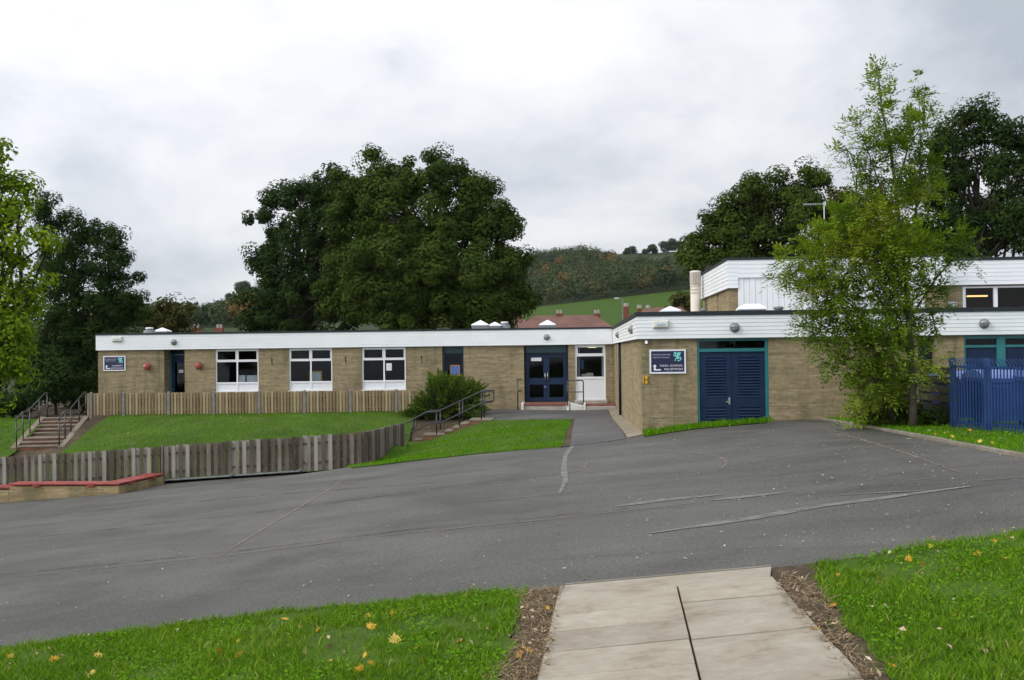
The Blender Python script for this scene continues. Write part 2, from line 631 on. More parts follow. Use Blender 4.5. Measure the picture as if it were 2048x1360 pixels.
def asphaltmat(name, c=0.073, tintc=(1.0, 0.955, 0.83)):
    mt, nt = newmat(name)
    v = uvv(nt)
    fine = nt.math('ADD', nt.math('MULTIPLY', nt.noise(v, 95.0, 2, 0.7), 0.55), nt.math('MULTIPLY', nt.noise(v, 48.0, 2, 0.7), 0.45))
    mid = nt.noise(v, 22.0, 4, 0.6)
    big = nt.noise(nt.mapping(v, (0.16, 0.75, 1), (0, 0, 0), (0, 0, R(-4))), 1.0, 5, 0.55, 0.6)
    pat = nt.noise(v, 0.55, 4, 0.6, 0.5)
    val = nt.math('ADD', nt.math('ADD', nt.math('MULTIPLY', nt.math('SUBTRACT', fine, 0.5), 5.5), nt.math('MULTIPLY', nt.math('SUBTRACT', mid, 0.5), 1.3)),
                  nt.math('ADD', nt.math('MULTIPLY', nt.math('SUBTRACT', big, 0.5), 1.1), nt.math('MULTIPLY', nt.math('SUBTRACT', pat, 0.5), 0.9)))
    st1 = nt.noise(v, 0.23, 7, 0.62, 1.4)
    st2 = nt.noise(nt.mapping(v, (0.5, 1.3, 1), (9, 4, 0), (0, 0, R(-5))), 1.0, 7, 0.68, 1.2)
    stain = nt.math('MULTIPLY', nt.ramp(st1, [(0.38, 0.76), (0.47, 0.97), (0.60, 1.14)]), nt.ramp(st2, [(0.36, 0.82), (0.46, 1.0), (0.66, 1.12)]))
    crack = nt.n('ShaderNodeTexVoronoi', feature='DISTANCE_TO_EDGE', i={'Vector': nt.n('ShaderNodeVectorMath', operation='ADD', i={0: v, 1: nt.n('ShaderNodeTexNoise', i={'Vector': v, 'Scale': 1.2, 'Detail': 4.0}).outputs[1]}).outputs[0], 'Scale': 0.16}).outputs[0]
    ck = nt.ramp(crack, [(0.0, 0.82), (0.003, 1.0)])
    stain = nt.math('MULTIPLY', stain, ck)
    k = nt.math('MULTIPLY', nt.math('MULTIPLY', nt.math('MAXIMUM', nt.math('ADD', val, 1.0), 0.25), stain), c)
    col = nt.n('ShaderNodeCombineColor', i={0: nt.math('MULTIPLY', k, tintc[0]), 1: nt.math('MULTIPLY', k, tintc[1]), 2: nt.math('MULTIPLY', k, tintc[2])}).outputs[0]
    bn = nt.n('ShaderNodeBump', i={'Height': nt.math('ADD', fine, nt.math('MULTIPLY', mid, 0.4)), 'Strength': 0.5, 'Distance': 0.006})
    ro = nt.ramp(nt.math('ADD', nt.math('MULTIPLY', big, 0.6), nt.math('MULTIPLY', pat, 0.4)), [(0.35, 0.52), (0.65, 0.74)])
    p = nt.n('ShaderNodeBsdfPrincipled', i={'Base Color': col, 'Roughness': ro, 'Specular IOR Level': 0.26, 'Normal': bn.outputs[0]})
    out(nt, p.outputs[0])
    return mt


def wornmat(name, c, cover=0.5, scale=7.0):
    mt, nt = newmat(name)
    v = uvv(nt)
    a = nt.noise(v, scale, 5, 0.7)
    b = nt.noise(v, 70.0, 2, 0.6)
    f = nt.math('ADD', nt.math('MULTIPLY', a, 0.6), nt.math('MULTIPLY', b, 0.4))
    k = nt.ramp(f, [(0.62 - cover * 0.3, 0.0), (0.74 - cover * 0.3, min(1.0, cover * 1.3))])
    d = nt.n('ShaderNodeBsdfPrincipled', i={'Base Color': (*c, 1), 'Roughness': 0.8, 'Specular IOR Level': 0.2})
    t = nt.n('ShaderNodeBsdfTransparent')
    mx = nt.n('ShaderNodeMixShader', i={0: k, 1: t.outputs[0], 2: d.outputs[0]})
    out(nt, mx.outputs[0])
    return mt


def groundmat(name, c1, c2, c3):
    mt, nt = newmat(name)
    v = uvv(nt)
    a = nt.noise(v, 0.7, 6, 0.65)
    b = nt.noise(v, 14.0, 5, 0.7)
    f = nt.math('ADD', nt.math('MULTIPLY', a, 0.5), nt.math('MULTIPLY', b, 0.5))
    col = nt.ramp(f, [(0.36, c1), (0.5, c2), (0.64, c3)])
    bn = nt.n('ShaderNodeBump', i={'Height': b, 'Strength': 0.7, 'Distance': 0.03})
    p = nt.n('ShaderNodeBsdfPrincipled', i={'Base Color': col, 'Roughness': 0.95, 'Specular IOR Level': 0.15, 'Normal': bn.outputs[0]})
    out(nt, p.outputs[0])
    return mt


def emitmat(name, c, s):
    mt, nt = newmat(name)
    e = nt.n('ShaderNodeEmission', i={0: (*c, 1), 1: s})
    out(nt, e.outputs[0])
    return mt


MT = {}
MT['brick'] = brickmat('buff_brick', (0.305, 0.238, 0.140), (0.228, 0.178, 0.104), (0.275, 0.225, 0.145))
MT['wall_brick'] = brickmat('planter_brick', (0.33, 0.24, 0.12), (0.24, 0.17, 0.085), (0.27, 0.23, 0.16), streak=0.4)
MT['white'] = basic('white_boarding', (0.74, 0.755, 0.76), 0.45, 0.05, 1.2, 0.4)
MT['upvc'] = basic('white_frame_plastic', (0.78, 0.785, 0.79), 0.35, 0.03, 2.0, 0.5)
MT['panelwhite'] = basic('white_panel', (0.72, 0.73, 0.75), 0.4, 0.05, 1.0, 0.5)
MT['cream'] = basic('cream_metal', (0.60, 0.54, 0.46), 0.5, 0.10, 2.0, 0.4)
MT['felt'] = basic('dark_roof_felt', (0.020, 0.026, 0.028), 0.7, 0.25, 3.0, 0.3)
MT['roof'] = basic('grey_flat_roof', (0.12, 0.12, 0.12), 0.9, 0.25, 1.0, 0.2)
MT['navy'] = basic('navy_door_paint', (0.007, 0.021, 0.056), 0.5, 0.22, 3.0, 0.25)
MT['navydark'] = basic('dark_navy_paint', (0.005, 0.011, 0.026), 0.5, 0.2, 3.0, 0.25)
MT['teal'] = basic('teal_frame_paint', (0.016, 0.155, 0.165), 0.4, 0.15, 3.0, 0.5)
MT['tealdark'] = basic('dark_teal_paint', (0.008, 0.050, 0.060), 0.4, 0.15, 3.0, 0.5)
MT['black'] = basic('black_paint', (0.012, 0.013, 0.014), 0.35, 0.2, 5.0, 0.5)
MT['railblack'] = basic('black_rail_paint', (0.016, 0.017, 0.019), 0.28, 0.25, 6.0, 0.6)
MT['steel'] = basic('brushed_steel', (0.55, 0.55, 0.54), 0.3, 0.1, 8.0, 0.5, 1.0)
MT['greymetal'] = basic('grey_metal', (0.16, 0.17, 0.17), 0.45, 0.2, 5.0, 0.5)
MT['lampglass'] = basic('grey_lamp_glass', (0.22, 0.23, 0.23), 0.2, 0.2, 9.0, 0.6)
MT['glass'] = glassmat('window_glass')
MT['doorglass'] = glassmat('door_glass', (0.6, 0.66, 0.66))
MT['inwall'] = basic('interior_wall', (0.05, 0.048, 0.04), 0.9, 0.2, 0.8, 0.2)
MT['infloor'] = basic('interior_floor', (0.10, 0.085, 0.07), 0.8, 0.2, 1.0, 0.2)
MT['concrete'] = basic('concrete', (0.36, 0.33, 0.28), 0.9, 0.25, 2.5, 0.2, bump=0.3)
MT['kerb'] = basic('kerb_concrete', (0.19, 0.17, 0.135), 0.9, 0.28, 2.5, 0.2, bump=0.3)
MT['oldconcrete'] = basic('mossy_concrete', (0.20, 0.165, 0.125), 0.9, 0.35, 2.5, 0.2, bump=0.3)
MT['paver'] = basic('paver_concrete', (0.25, 0.21, 0.155), 0.9, 0.25, 2.0, 0.2, bump=0.3)
MT['redtile'] = basic('red_quarry_tile', (0.21, 0.075, 0.055), 0.55, 0.3, 4.0, 0.4)
MT['redpaint'] = basic('red_bench_paint', (0.25, 0.045, 0.038), 0.5, 0.35, 3.0, 0.3)
MT['redplastic'] = basic('red_plastic', (0.33, 0.07, 0.045), 0.45, 0.2, 8.0, 0.5)
MT['stepbrick'] = brickmat('step_brick', (0.28, 0.105, 0.062), (0.17, 0.085, 0.055), (0.24, 0.18, 0.13))
MT['whitepaint'] = basic('worn_white_paint', (0.68, 0.67, 0.63), 0.7, 0.18, 4.0, 0.3)
MT['newwood'] = woodmat('new_softwood', (0.15, 0.108, 0.058), (0.265, 0.198, 0.110), (0.37, 0.285, 0.17))
MT['oldwood'] = woodmat('weathered_softwood', (0.035, 0.024, 0.017), (0.125, 0.098, 0.076), (0.28, 0.25, 0.22))
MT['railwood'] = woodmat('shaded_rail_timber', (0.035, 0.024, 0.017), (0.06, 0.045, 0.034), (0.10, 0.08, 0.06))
MT['post'] = basic('grey_post', (0.20, 0.185, 0.165), 0.9, 0.3, 6.0, 0.2)
MT['darkwood'] = woodmat('dark_stained_timber', (0.012, 0.014, 0.009), (0.028, 0.028, 0.018), (0.06, 0.055, 0.035))
MT['bluepaint'] = basic('blue_fence_paint', (0.013, 0.045, 0.15), 0.45, 0.22, 3.0, 0.5)
MT['bluebin'] = basic('blue_bin_plastic', (0.018, 0.055, 0.20), 0.45, 0.15, 3.0, 0.5)
MT['bluelid'] = basic('pale_blue_lid', (0.13, 0.20, 0.46), 0.35, 0.12, 3.0, 0.5)
MT['signnavy'] = basic('sign_navy', (0.008, 0.010, 0.050), 0.35, 0.1, 4.0, 0.5)
MT['signwhite'] = basic('sign_white', (0.74, 0.74, 0.78), 0.4, 0.05, 4.0, 0.4)
MT['signgrey'] = basic('sign_lettering', (0.52, 0.53, 0.62), 0.4, 0.05, 4.0, 0.4)
MT['emblem'] = basic('emblem_turquoise', (0.17, 0.60, 0.54), 0.4, 0.12, 30.0, 0.4)
MT['yellow'] = basic('yellow_plate', (0.62, 0.34, 0.012), 0.4, 0.1, 6.0, 0.4)
MT['paper'] = basic('white_paper', (0.66, 0.67, 0.70), 0.7, 0.08, 20.0, 0.2)
MT['poster'] = basic('blue_poster', (0.08, 0.17, 0.42), 0.6, 0.5, 14.0, 0.3)
MT['orange'] = basic('orange_border', (0.42, 0.17, 0.06), 0.6, 0.2, 14.0, 0.3)
MT['skylight'] = basic('white_roof_dome', (0.80, 0.81, 0.86), 0.25, 0.04, 2.0, 0.5)
MT['tile'] = basic('red_roof_tile', (0.150, 0.078, 0.060), 0.85, 0.3, 0.8, 0.2, bump=0.2)
MT['chimbrick'] = basic('red_chimney_brick', (0.19, 0.07, 0.05), 0.9, 0.3, 2.0, 0.2)
MT['render'] = basic('pale_house_wall', (0.34, 0.29, 0.23), 0.9, 0.2, 1.0, 0.2)
MT['bark'] = basic('grey_bark', (0.085, 0.072, 0.052), 0.95, 0.4, 7.0, 0.2, bump=0.5)
MT['darkbark'] = basic('dark_bark', (0.035, 0.029, 0.022), 0.95, 0.4, 5.0, 0.2, bump=0.5)
MT['asphalt'] = asphaltmat('asphalt')
MT['pathasphalt'] = asphaltmat('path_asphalt', 0.080, (1.0, 0.97, 0.94))
def farground():
    mt, nt = newmat('ground_cover')
    v = nt.n('ShaderNodeTexCoord').outputs['Object']
    y = nt.n('ShaderNodeSeparateXYZ', i={0: v}).outputs[1]
    f = nt.math('MULTIPLY_ADD', y, 0.1, -5.6, clamp=True)
    a = nt.noise(v, 0.6, 6, 0.65)
    b = nt.noise(v, 9.0, 5, 0.7)
    ea = nt.ramp(nt.math('ADD', nt.math('MULTIPLY', a, .5), nt.math('MULTIPLY', b, .5)), [(0.36, (0.035, 0.026, 0.018)), (0.5, (0.075, 0.055, 0.036)), (0.64, (0.13, 0.10, 0.065))])
    gr = nt.ramp(nt.noise(v, 0.05, 6, 0.7), [(0.35, (0.020, 0.030, 0.012)), (0.65, (0.042, 0.055, 0.020))])
    p = nt.n('ShaderNodeBsdfPrincipled', i={'Base Color': nt.mix(f, ea, gr), 'Roughness': 0.95, 'Specular IOR Level': 0.1})
    out(nt, p.outputs[0])
    return mt


MT['ground'] = farground()
MT['earth'] = groundmat('earth', (0.035, 0.026, 0.018), (0.075, 0.055, 0.036), (0.13, 0.10, 0.065))
MT['turf'] = groundmat('turf_soil', (0.036, 0.060, 0.008), (0.055, 0.100, 0.010), (0.080, 0.135, 0.014))
MT['hillgrass'] = groundmat('hill_grass', (0.030, 0.050, 0.014), (0.045, 0.065, 0.02), (0.07, 0.08, 0.03))
MT['field'] = groundmat('field_grass', (0.024, 0.058, 0.001), (0.034, 0.072, 0.002), (0.046, 0.088, 0.003))
MT['grass'] = leafmat('grass_blade', [(0.0, (0.028, 0.070, 0.003)), (0.3, (0.070, 0.158, 0.006)), (0.6, (0.122, 0.235, 0.010)), (0.85, (0.20, 0.30, 0.025)), (0.95, (0.38, 0.33, 0.14)), (1.0, (0.46, 0.37, 0.20))], 0.3, 0.5, 0.5)
MT['farturf'] = leafmat('lawn_blade', [(0.0, (0.038, 0.105, 0.002)), (0.35, (0.070, 0.180, 0.004)), (0.65, (0.105, 0.250, 0.006)), (0.9, (0.150, 0.290, 0.010)), (1.0, (0.25, 0.27, 0.05))], 0.3, 0.5, 0.5)
MT['straw'] = leafmat('dead_stalk', [(0.0, (0.10, 0.065, 0.035)), (0.5, (0.24, 0.165, 0.095)), (1.0, (0.36, 0.27, 0.17))], 0.1, 0.8, 0.1)
MT['litter'] = leafmat('leaf_litter', [(0.0, (0.16, 0.10, 0.06)), (0.3, (0.34, 0.22, 0.14)), (0.7, (0.48, 0.36, 0.26)), (1.0, (0.62, 0.52, 0.42))], 0.1, 0.8, 0.1)
MT['fallen'] = leafmat('fallen_leaf', [(0.0, (0.30, 0.12, 0.025)), (0.35, (0.52, 0.24, 0.03)), (0.7, (0.62, 0.36, 0.05)), (1.0, (0.66, 0.50, 0.14))], 0.25, 0.6, 0.9)

# ------------------------------------------------------------------ ground
def _axis(*segs):
    o = []
    for a, b, s in segs:
        o += list(np.arange(a, b, s))
    o.append(segs[-1][1])
    return np.array(o)


gxs = _axis((-1400, -300, 60), (-300, -60, 14), (-60, -28, 3), (-28, 18, 0.8), (18, 60, 3), (60, 300, 14), (300, 1400, 60))
gys = _axis((-60, -4, 8), (-4, 52, 0.8), (52, 130, 6), (130, 700, 12), (700, 2200, 150))
XX, YY = np.meshgrid(gxs, gys)
ZZ = T(XX, YY) - 0.09
nx, ny = len(gxs), len(gys)
idx = (np.arange(ny - 1)[:, None] * nx + np.arange(nx - 1)[None, :]).ravel()
ground = npmesh('ground', np.stack([XX.ravel(), YY.ravel(), ZZ.ravel()], 1), np.stack([idx, idx + 1, idx + nx + 1, idx + nx], 1), MT['ground'], smooth=True)
set_uv(ground.data)
tag(ground, kind='structure')

# plan outlines: pixel points cast onto the terrain
def gp(*pts):
    return [G(*p) for p in pts]


kerb_line = gp((1620, 836), (1700, 849), (1800, 867), (1900, 887), (2048, 915), (2130, 933))
kerb_line += [(6.2, 8.0), (6.3, 6.6)]
near_right = gp((2048, 1068), (1800, 1104), (1640, 1130), (1545, 1140))
near_left = gp((1130, 1177), (1050, 1184), (850, 1199), (700, 1216), (500, 1236), (380, 1250), (200, 1275), (0, 1303))
strip_front = gp((1290, 874), (1340, 866), (1400, 858), (1470, 852), (1536, 846))
lawn_front = gp((704, 937), (760, 931), (850, 920), (950, 909), (1050, 900), (1138, 893))
def ragged(poly, amp=.05, step=.11):
    o = []
    for i in range(len(poly)):
        a, b = poly[i], poly[(i + 1) % len(poly)]
        L = math.hypot(b[0] - a[0], b[1] - a[1])
        n = max(1, int(L / step))
        for j in range(n):
            f = j / n
            k = amp if j else 0
            o.append((a[0] + (b[0] - a[0]) * f + random.uniform(-k, k), a[1] + (b[1] - a[1]) * f + random.uniform(-k, k)))
    return o


yard_poly = ([(kerb_line[0][0], 26.44)] + kerb_line + [near_right[0]] + near_right[1:] + near_left + [(-9, 6.6), (-20, 8.5), (-26, 16), (-26, 27.3), (-6.25, 27.3)]
             + lawn_front + [(0.1, 26.2), (1.75, 26.2)] + strip_front[:1] + strip_front + [(5.15, 26.44)])
yard = tag(sheet('asphalt_yard', yard_poly, 0.0, MT['asphalt'], 0.5), kind='structure')

A0 = lawn_front[-1]
path_left = [A0] + gp((1141, 880), (1146, 850), (1149, 839))
path_poly = path_left[::-1] + [lawn_front[-1]] + gp((1150, 891), (1215, 884)) + [(1.34, 25.2), (1.40, 36.8), (1.40, 41.2), (-2.9, 42.3), (-3.6, 42.3), (-3.6, 37.05), (-2.9, 37.0), G(1040, 840)]
# simple polygon: apron + path
path_poly = [A0] + gp((1150, 891), (1215, 884)) + [(1.32, 25.3), (1.38, 42.3), (-6.0, 42.3), (-3.0, 38.35), (-3.0, 37.05)] + gp((1040, 840), (1149, 838.5), (1146, 850), (1141, 880))
tag(sheet('tarmac_path', path_poly, 0.014, MT['pathasphalt'], 0.5, skirt=0.06), kind='structure')
tag(sheet('paver_strip', [(1.36, 25.2), (1.79, 25.6), (1.79, 41.0), (1.40, 41.0)], 0.03, MT['paver'], 0.4, skirt=0.08), kind='structure')

# lawns
lawn_mid = [(-6.22, 27.15)] + lawn_front[:-1] + gp((1122, 894.5), (1129, 880), (1138, 850), (1143, 840), (1040, 841)) + [(-3.05, 36.95), (-6.15, 36.9), (-6.05, 36.3), (-5.72, 27.75), (-5.72, 27.2)]
tag(sheet('lawn', lawn_mid, 0.03, MT['turf'], 0.5, skirt=0.06), kind='structure')
tag(sheet('bare_soil', gp((1118, 895.5), (1127, 880), (1136, 850), (1142, 840), (1150, 839), (1147, 850), (1142, 880), (1139, 893)), 0.018, MT['earth'], 0.5), kind='structure')
bank = [(-17.9, 27.75), (-5.80, 27.75), (-6.15, 36.4), (-6.2, 38.4), (-6.6, 40.6), (-18.9, 40.6), (-18.75, 39.4)]
tag(sheet('grass_bank', bank, 0.02, MT['turf'], 0.5), kind='structure')
side_lawn = [(-26, 27.8), (-20.5, 27.8), (-20.4, 35.4), (-21.2, 39.3), (-26, 43)]
tag(sheet('side_lawn', side_lawn, 0.02, MT['turf'], 0.6), kind='structure')
strip = [(1.79, 25.9)] + strip_front + [(5.15, 26.49), (1.79, 26.49)]
tag(sheet('grass_strip', strip, 0.02, MT['turf'], 0.3), kind='structure')
kerb_in = [(x + 0.06, y) for x, y in kerb_line]
right_lawn = [(kerb_in[0][0] + 0.05, 26.4)] + kerb_in + [(13.5, 6.6), (13.5, 26.4)]
tag(sheet('verge_lawn', right_lawn, 0.04, MT['turf'], 0.5), kind='structure')
near_r = near_right[:3] + gp((1632, 1140), (1640, 1180), (1700, 1270), (1790, 1375)) + [(2.05, 3.2), (6.0, 3.2), (6.0, 6.6)]
near_r = ragged(near_r)
lawn_nr = tag(sheet('near_lawn', near_r, 0.02, MT['turf'], 0.25), kind='structure')
near_l = near_left[1:] + [(-9, 6.4), (-9, 3.0), (-0.55, 3.0)] + gp((1012, 1350), (1030, 1270), (1042, 1205))
near_l = ragged(near_l)
lawn_nl = tag(sheet('near_lawn', near_l, 0.02, MT['turf'], 0.25), kind='structure')
# field on the hillside
fp = []
for px in np.linspace(1040, 1450, 28):
    d = ray(px, 680); fp.append((px, 322))
fld = []
for px, dd in [(p, 322) for p in np.linspace(1045, 1460, 24)] + [(p, 175) for p in np.linspace(1460, 1045, 24)]:
    d = _f0 + _r0 * ((px - 1024) / FPX)
    fld.append((d.x * dd, d.y * dd))
tag(sheet('hill_field', fld, 0.6, MT['field'], 9.0, skirt=1.5), kind='structure')

# kerb beside the yard
mb = MB()
for a, b in zip(kerb_line[:-1], kerb_line[1:]):
    n = max(1, int(math.hypot(b[0] - a[0], b[1] - a[1]) / 0.92))
    for k in range(n):
        p = Vector((a[0] + (b[0] - a[0]) * (k + .01) / n, a[1] + (b[1] - a[1]) * (k + .01) / n, 0))
        q = Vector((a[0] + (b[0] - a[0]) * (k + .99) / n, a[1] + (b[1] - a[1]) * (k + .99) / n, 0))
        p.z, q.z = Tz(p.x, p.y), Tz(q.x, q.y)
        t = (q - p)
        nrm = Vector((0, 0, 1)).cross(t).normalized()
        mb.obox((p + q) / 2 - nrm * 0.0 + Vector((0, 0, -0.03)), t, nrm, Vector((0, 0, 1)), t.length / 2, 0.045, 0.085 + random.uniform(-.006, .006))
tag(mb.build('kerb', MT['kerb'], None, bevel=0.008), kind='structure')

# slab path in the foreground
slab = basic('paving_slab', (0.50, 0.445, 0.375), 0.85, 0.14, 2.2, 0.25, bump=0.15)
def slabmat():
    mt, nt = newmat('paving_slab_face')
    v = uvv(nt)
    isl = nt.n('ShaderNodeNewGeometry').outputs['Random Per Island']
    a = nt.noise(v, 2.6, 6, 0.62, 0.8)
    b = nt.noise(nt.mapping(v, (1.0, 1.6, 1)), 7.0, 5, 0.65, 1.2)
    c = nt.noise(v, 120.0, 2, 0.5)
    col = nt.ramp(nt.math('ADD', nt.math('MULTIPLY', a, 0.6), nt.math('MULTIPLY', b, 0.4)), [(0.32, (0.21, 0.165, 0.115)), (0.44, (0.295, 0.253, 0.195)), (0.60, (0.360, 0.322, 0.258)), (0.72, (0.400, 0.362, 0.298))])
    k = nt.math('ADD', nt.math('MULTIPLY_ADD', isl, 0.16, 0.84), nt.math('MULTIPLY', nt.math('SUBTRACT', c, 0.5), 0.25))
    col = nt.mix(1.0, col, nt.n('ShaderNodeCombineColor', i={0: k, 1: k, 2: k}).outputs[0], 'MULTIPLY')
    spot = nt.ramp(nt.noise(nt.mapping(v, (5, 16, 1)), 1.0, 3, 0.5), [(0.70, (1, 1, 1)), (0.76, (0.42, 0.36, 0.31))])
    col = nt.mix(0.8, col, spot, 'MULTIPLY')
    bn = nt.n('ShaderNodeBump', i={'Height': nt.math('ADD', c, b), 'Strength': 0.25, 'Distance': 0.004})
    p = nt.n('ShaderNodeBsdfPrincipled', i={'Base Color': col, 'Roughness': 0.82, 'Specular IOR Level': 0.25, 'Normal': bn.outputs[0]})
    out(nt, p.outputs[0])
    return mt
MT['slab'] = slabmat()
rows = [G(1350, y)[1] for y in (1181, 1218, 1253, 1293, 1343)]
dr = (rows[0] - rows[-1]) / 4
ys_ = rows + [rows[-1] - dr * k for k in (1, 2, 3, 4)]
mb = MB()
xl, xm, xr = G(1118, 1190)[0], G(1358, 1190)[0], G(1569, 1190)[0]


def edge_line(p, q):
    a, b = G(*p), G(*q)
    return lambda y: a[0] + (b[0] - a[0]) * (y - a[1]) / (b[1] - a[1])


xlf, xmf, xrf = edge_line((1119, 1190), (1080, 1355)), edge_line((1357, 1190), (1396, 1352)), edge_line((1569, 1190), (1713, 1355))
for k in range(len(ys_) - 1):
    for (fa, fb, da, db) in ((xlf, xmf, 0, -.006), (xmf, xrf, .006, 0)):
        y1, y0 = ys_[k] - 0.006, ys_[k + 1] + 0.004
        dz = random.uniform(-.005, .005) + 0.034
        tl = random.uniform(-.004, .004)
        q = [(fa(y0) + da, y0), (fb(y0) + db, y0), (fb(y1) + db, y1), (fa(y1) + da, y1)]
        top = [(x, y, Tz(x, y) + dz + (tl if j in (0, 3) else -tl)) for j, (x, y) in enumerate(q)]
        mb.prism([Vector(p) - Vector((0, 0, .05)) for p in top], (0, 0, .05))
e0, e1 = G(1130, 1178), G(1543, 1141)
q = [(xl, ys_[0] + .005), (xr, ys_[0] + .005), (e1[0], e1[1]), (e0[0] + .0, max(e0[1], ys_[0] + .03))]
mb.prism([Vector((x, y, Tz(x, y) - .025)) for x, y in q], (0, 0, .052))
tag(mb.build('paving', MT['slab'], None, bevel=0.004), kind='structure')
mb = MB()
for (a, b) in ((e0, e1), ((xlf(e0[1]) - .02, e0[1]), (xlf(4.4) - .02, 4.4))):
    p, q = Vector((a[0], a[1], Tz(*a) - .02)), Vector((b[0], b[1], Tz(*b) - .02))
    t = q - p
    nrm = Vector((0, 0, 1)).cross(t).normalized()
    mb.obox((p + q) / 2 + nrm * .028, t, nrm, Vector((0, 0, 1)), t.length / 2, 0.013, 0.05)
tag(mb.build('path_edging', MT['kerb'], None), kind='structure')
# beaten earth either side of the slabs
tag(sheet('bare_soil', gp((1040, 1184), (1128, 1178)) + [(xl + .05, 6.0), (xl + .05, 3.2), (-.75, 3.2)] + gp((1006, 1350), (1026, 1270)), 0.014, MT['earth'], 0.2), kind='structure')
tag(sheet('bare_soil', gp((1545, 1140), (1645, 1127), (1650, 1150), (1668, 1200), (1720, 1270), (1800, 1360)) + [(2.2, 3.2), (xrf(3.2) - .1, 3.2), (xr - .05, 6.4)], 0.014, MT['earth'], 0.2), kind='structure')

# painted and scuffed marks on the yard
MT['scuff'] = wornmat('pale_scuff', (0.165, 0.16, 0.152), 0.8, 5.0)
MT['scuff2'] = wornmat('worn_white_line', (0.19, 0.185, 0.175), 0.75, 7.0)
MT['pink'] = wornmat('faint_pink_line', (0.20, 0.155, 0.13), 0.7, 5.0)
MT['tar'] = wornmat('dark_tar_band', (0.040, 0.040, 0.040), 0.42, 3.0)


def ribbon(pix, w, off=0.009, closed=False):
    pts = []
    wp = [G(*p) for p in pix]
    for a, b in zip(wp[:-1], wp[1:]):
        n = max(1, int(math.hypot(b[0] - a[0], b[1] - a[1]) / 0.3))
        pts += [(a[0] + (b[0] - a[0]) * k / n, a[1] + (b[1] - a[1]) * k / n) for k in range(n)]
    pts.append(wp[-1])
    mb = MB()
    vs = []
    N = len(pts)
    for i, p in enumerate(pts):
        a, b = pts[max(i - 1, 0)], pts[min(i + 1, N - 1)]
        t = Vector((b[0] - a[0], b[1] - a[1], 0)).normalized()
        nrm = Vector((-t.y, t.x, 0))
        ww = w * (0.75 + 0.5 * random.random()) * (1 if closed else min(1, 0.3 + 3 * min(i, N - 1 - i) / max(N, 1)))
        for s in (-.5, .5):
            x, y = p[0] + nrm.x * ww * s, p[1] + nrm.y * ww * s
            vs.append((x, y, Tz(x, y) + off))
    mb.add(vs, [(2 * i, 2 * i + 1, 2 * i + 3, 2 * i + 2) for i in range(N - 1)])
    return mb


def marks(name, lst, mat, off=0.009):
    al = MB()
    for pix, w in lst:
        r = ribbon(pix, w, off)
        al.add(r.v, r.f)
    tag(al.build(name, mat, None), kind='structure')


circ = [(1311 + 142 * math.cos(a), 930 - 4.0 * math.cos(a) + 26 * math.sin(a)) for a in np.linspace(R(-250), R(92), 60)]
marks('painted_line', [([(440, 1112), (550, 1044), (640, 990), (700, 953)], .06), ([(205, 1282), (216, 1272)], .06),
                       ([(0, 1158), (440, 1113), (800, 1068), (1090, 1040), (1400, 1005), (1560, 985)], .05), ([(940, 1004), (1115, 989)], .05),
                       (circ, .055), ([(1625, 850), (1800, 903), (1920, 946)], .06)], MT['pink'], 0.005)
marks('scuff_mark', [([(1230, 1014), (1330, 1000), (1452, 989)], .20), ([(1415, 1002), (1585, 984)], .16), ([(1300, 1067), (1500, 1038), (1640, 1013), (1750, 999), (1942, 973)], .17),
                     ([(1675, 991), (1860, 981)], .09), ([(1785, 964), (1868, 957)], .10), ([(985, 1050), (1086, 1040)], .12),
                     ([(872, 940), (925, 937), (1000, 929)], .10), ([(880, 936), (930, 934), (985, 927)], .08), ([(1960, 962), (2048, 955)], .08)], MT['scuff'], 0.006)
marks('worn_line', [([(1148, 890), (1142, 897), (1131, 911), (1128, 938), (1131, 962), (1119, 988)], .11)], MT['scuff2'], 0.007)
marks('tar_seam', [([(0, 1150), (440, 1107), (800, 1062), (1090, 1033), (1420, 1001)], .12), ([(80, 1074), (480, 1030), (900, 975), (1180, 940)], .22), ([(85, 1030), (600, 985), (1050, 952)], .25)], MT['tar'], 0.004)

# ------------------------------------------------------------------ buildings
Y1, Y2, XS, Y3 = 42.5, 26.5, 1.79, 36.0
FO = 0.12


def wallgrid(mb, axis, c, c2, u0, u1, z0, z1, ops):
    """wall between planes c (outer) and c2 (inner) along u, with openings"""
    us = sorted(set([u0, u1] + [o[0] for o in ops] + [o[1] for o in ops]))
    zs = sorted(set([z0, z1] + [o[2] for o in ops] + [o[3] for o in ops]))
    pt = (lambda u, d, z: (u, d, z)) if axis == 'x' else (lambda u, d, z: (d, u, z))
    for a, b in zip(us[:-1], us[1:]):
        for e, f in zip(zs[:-1], zs[1:]):
            um, zm = (a + b) / 2, (e + f) / 2
            if any(o[0] < um < o[1] and o[2] < zm < o[3] for o in ops):
                continue
            for d in (c, c2):
                mb.poly([pt(a, d, e), pt(b, d, e), pt(b, d, f), pt(a, d, f)])
    for o in list(ops) + [(u0, u1, z0, z1)]:
        a, b, e, f = o
        mb.poly([pt(a, c, e), pt(a, c2, e), pt(a, c2, f), pt(a, c, f)])
        mb.poly([pt(b, c, e), pt(b, c2, e), pt(b, c2, f), pt(b, c, f)])
        mb.poly([pt(a, c, e), pt(b, c, e), pt(b, c2, e), pt(a, c2, e)])
        mb.poly([pt(a, c, f), pt(b, c, f), pt(b, c2, f), pt(a, c2, f)])


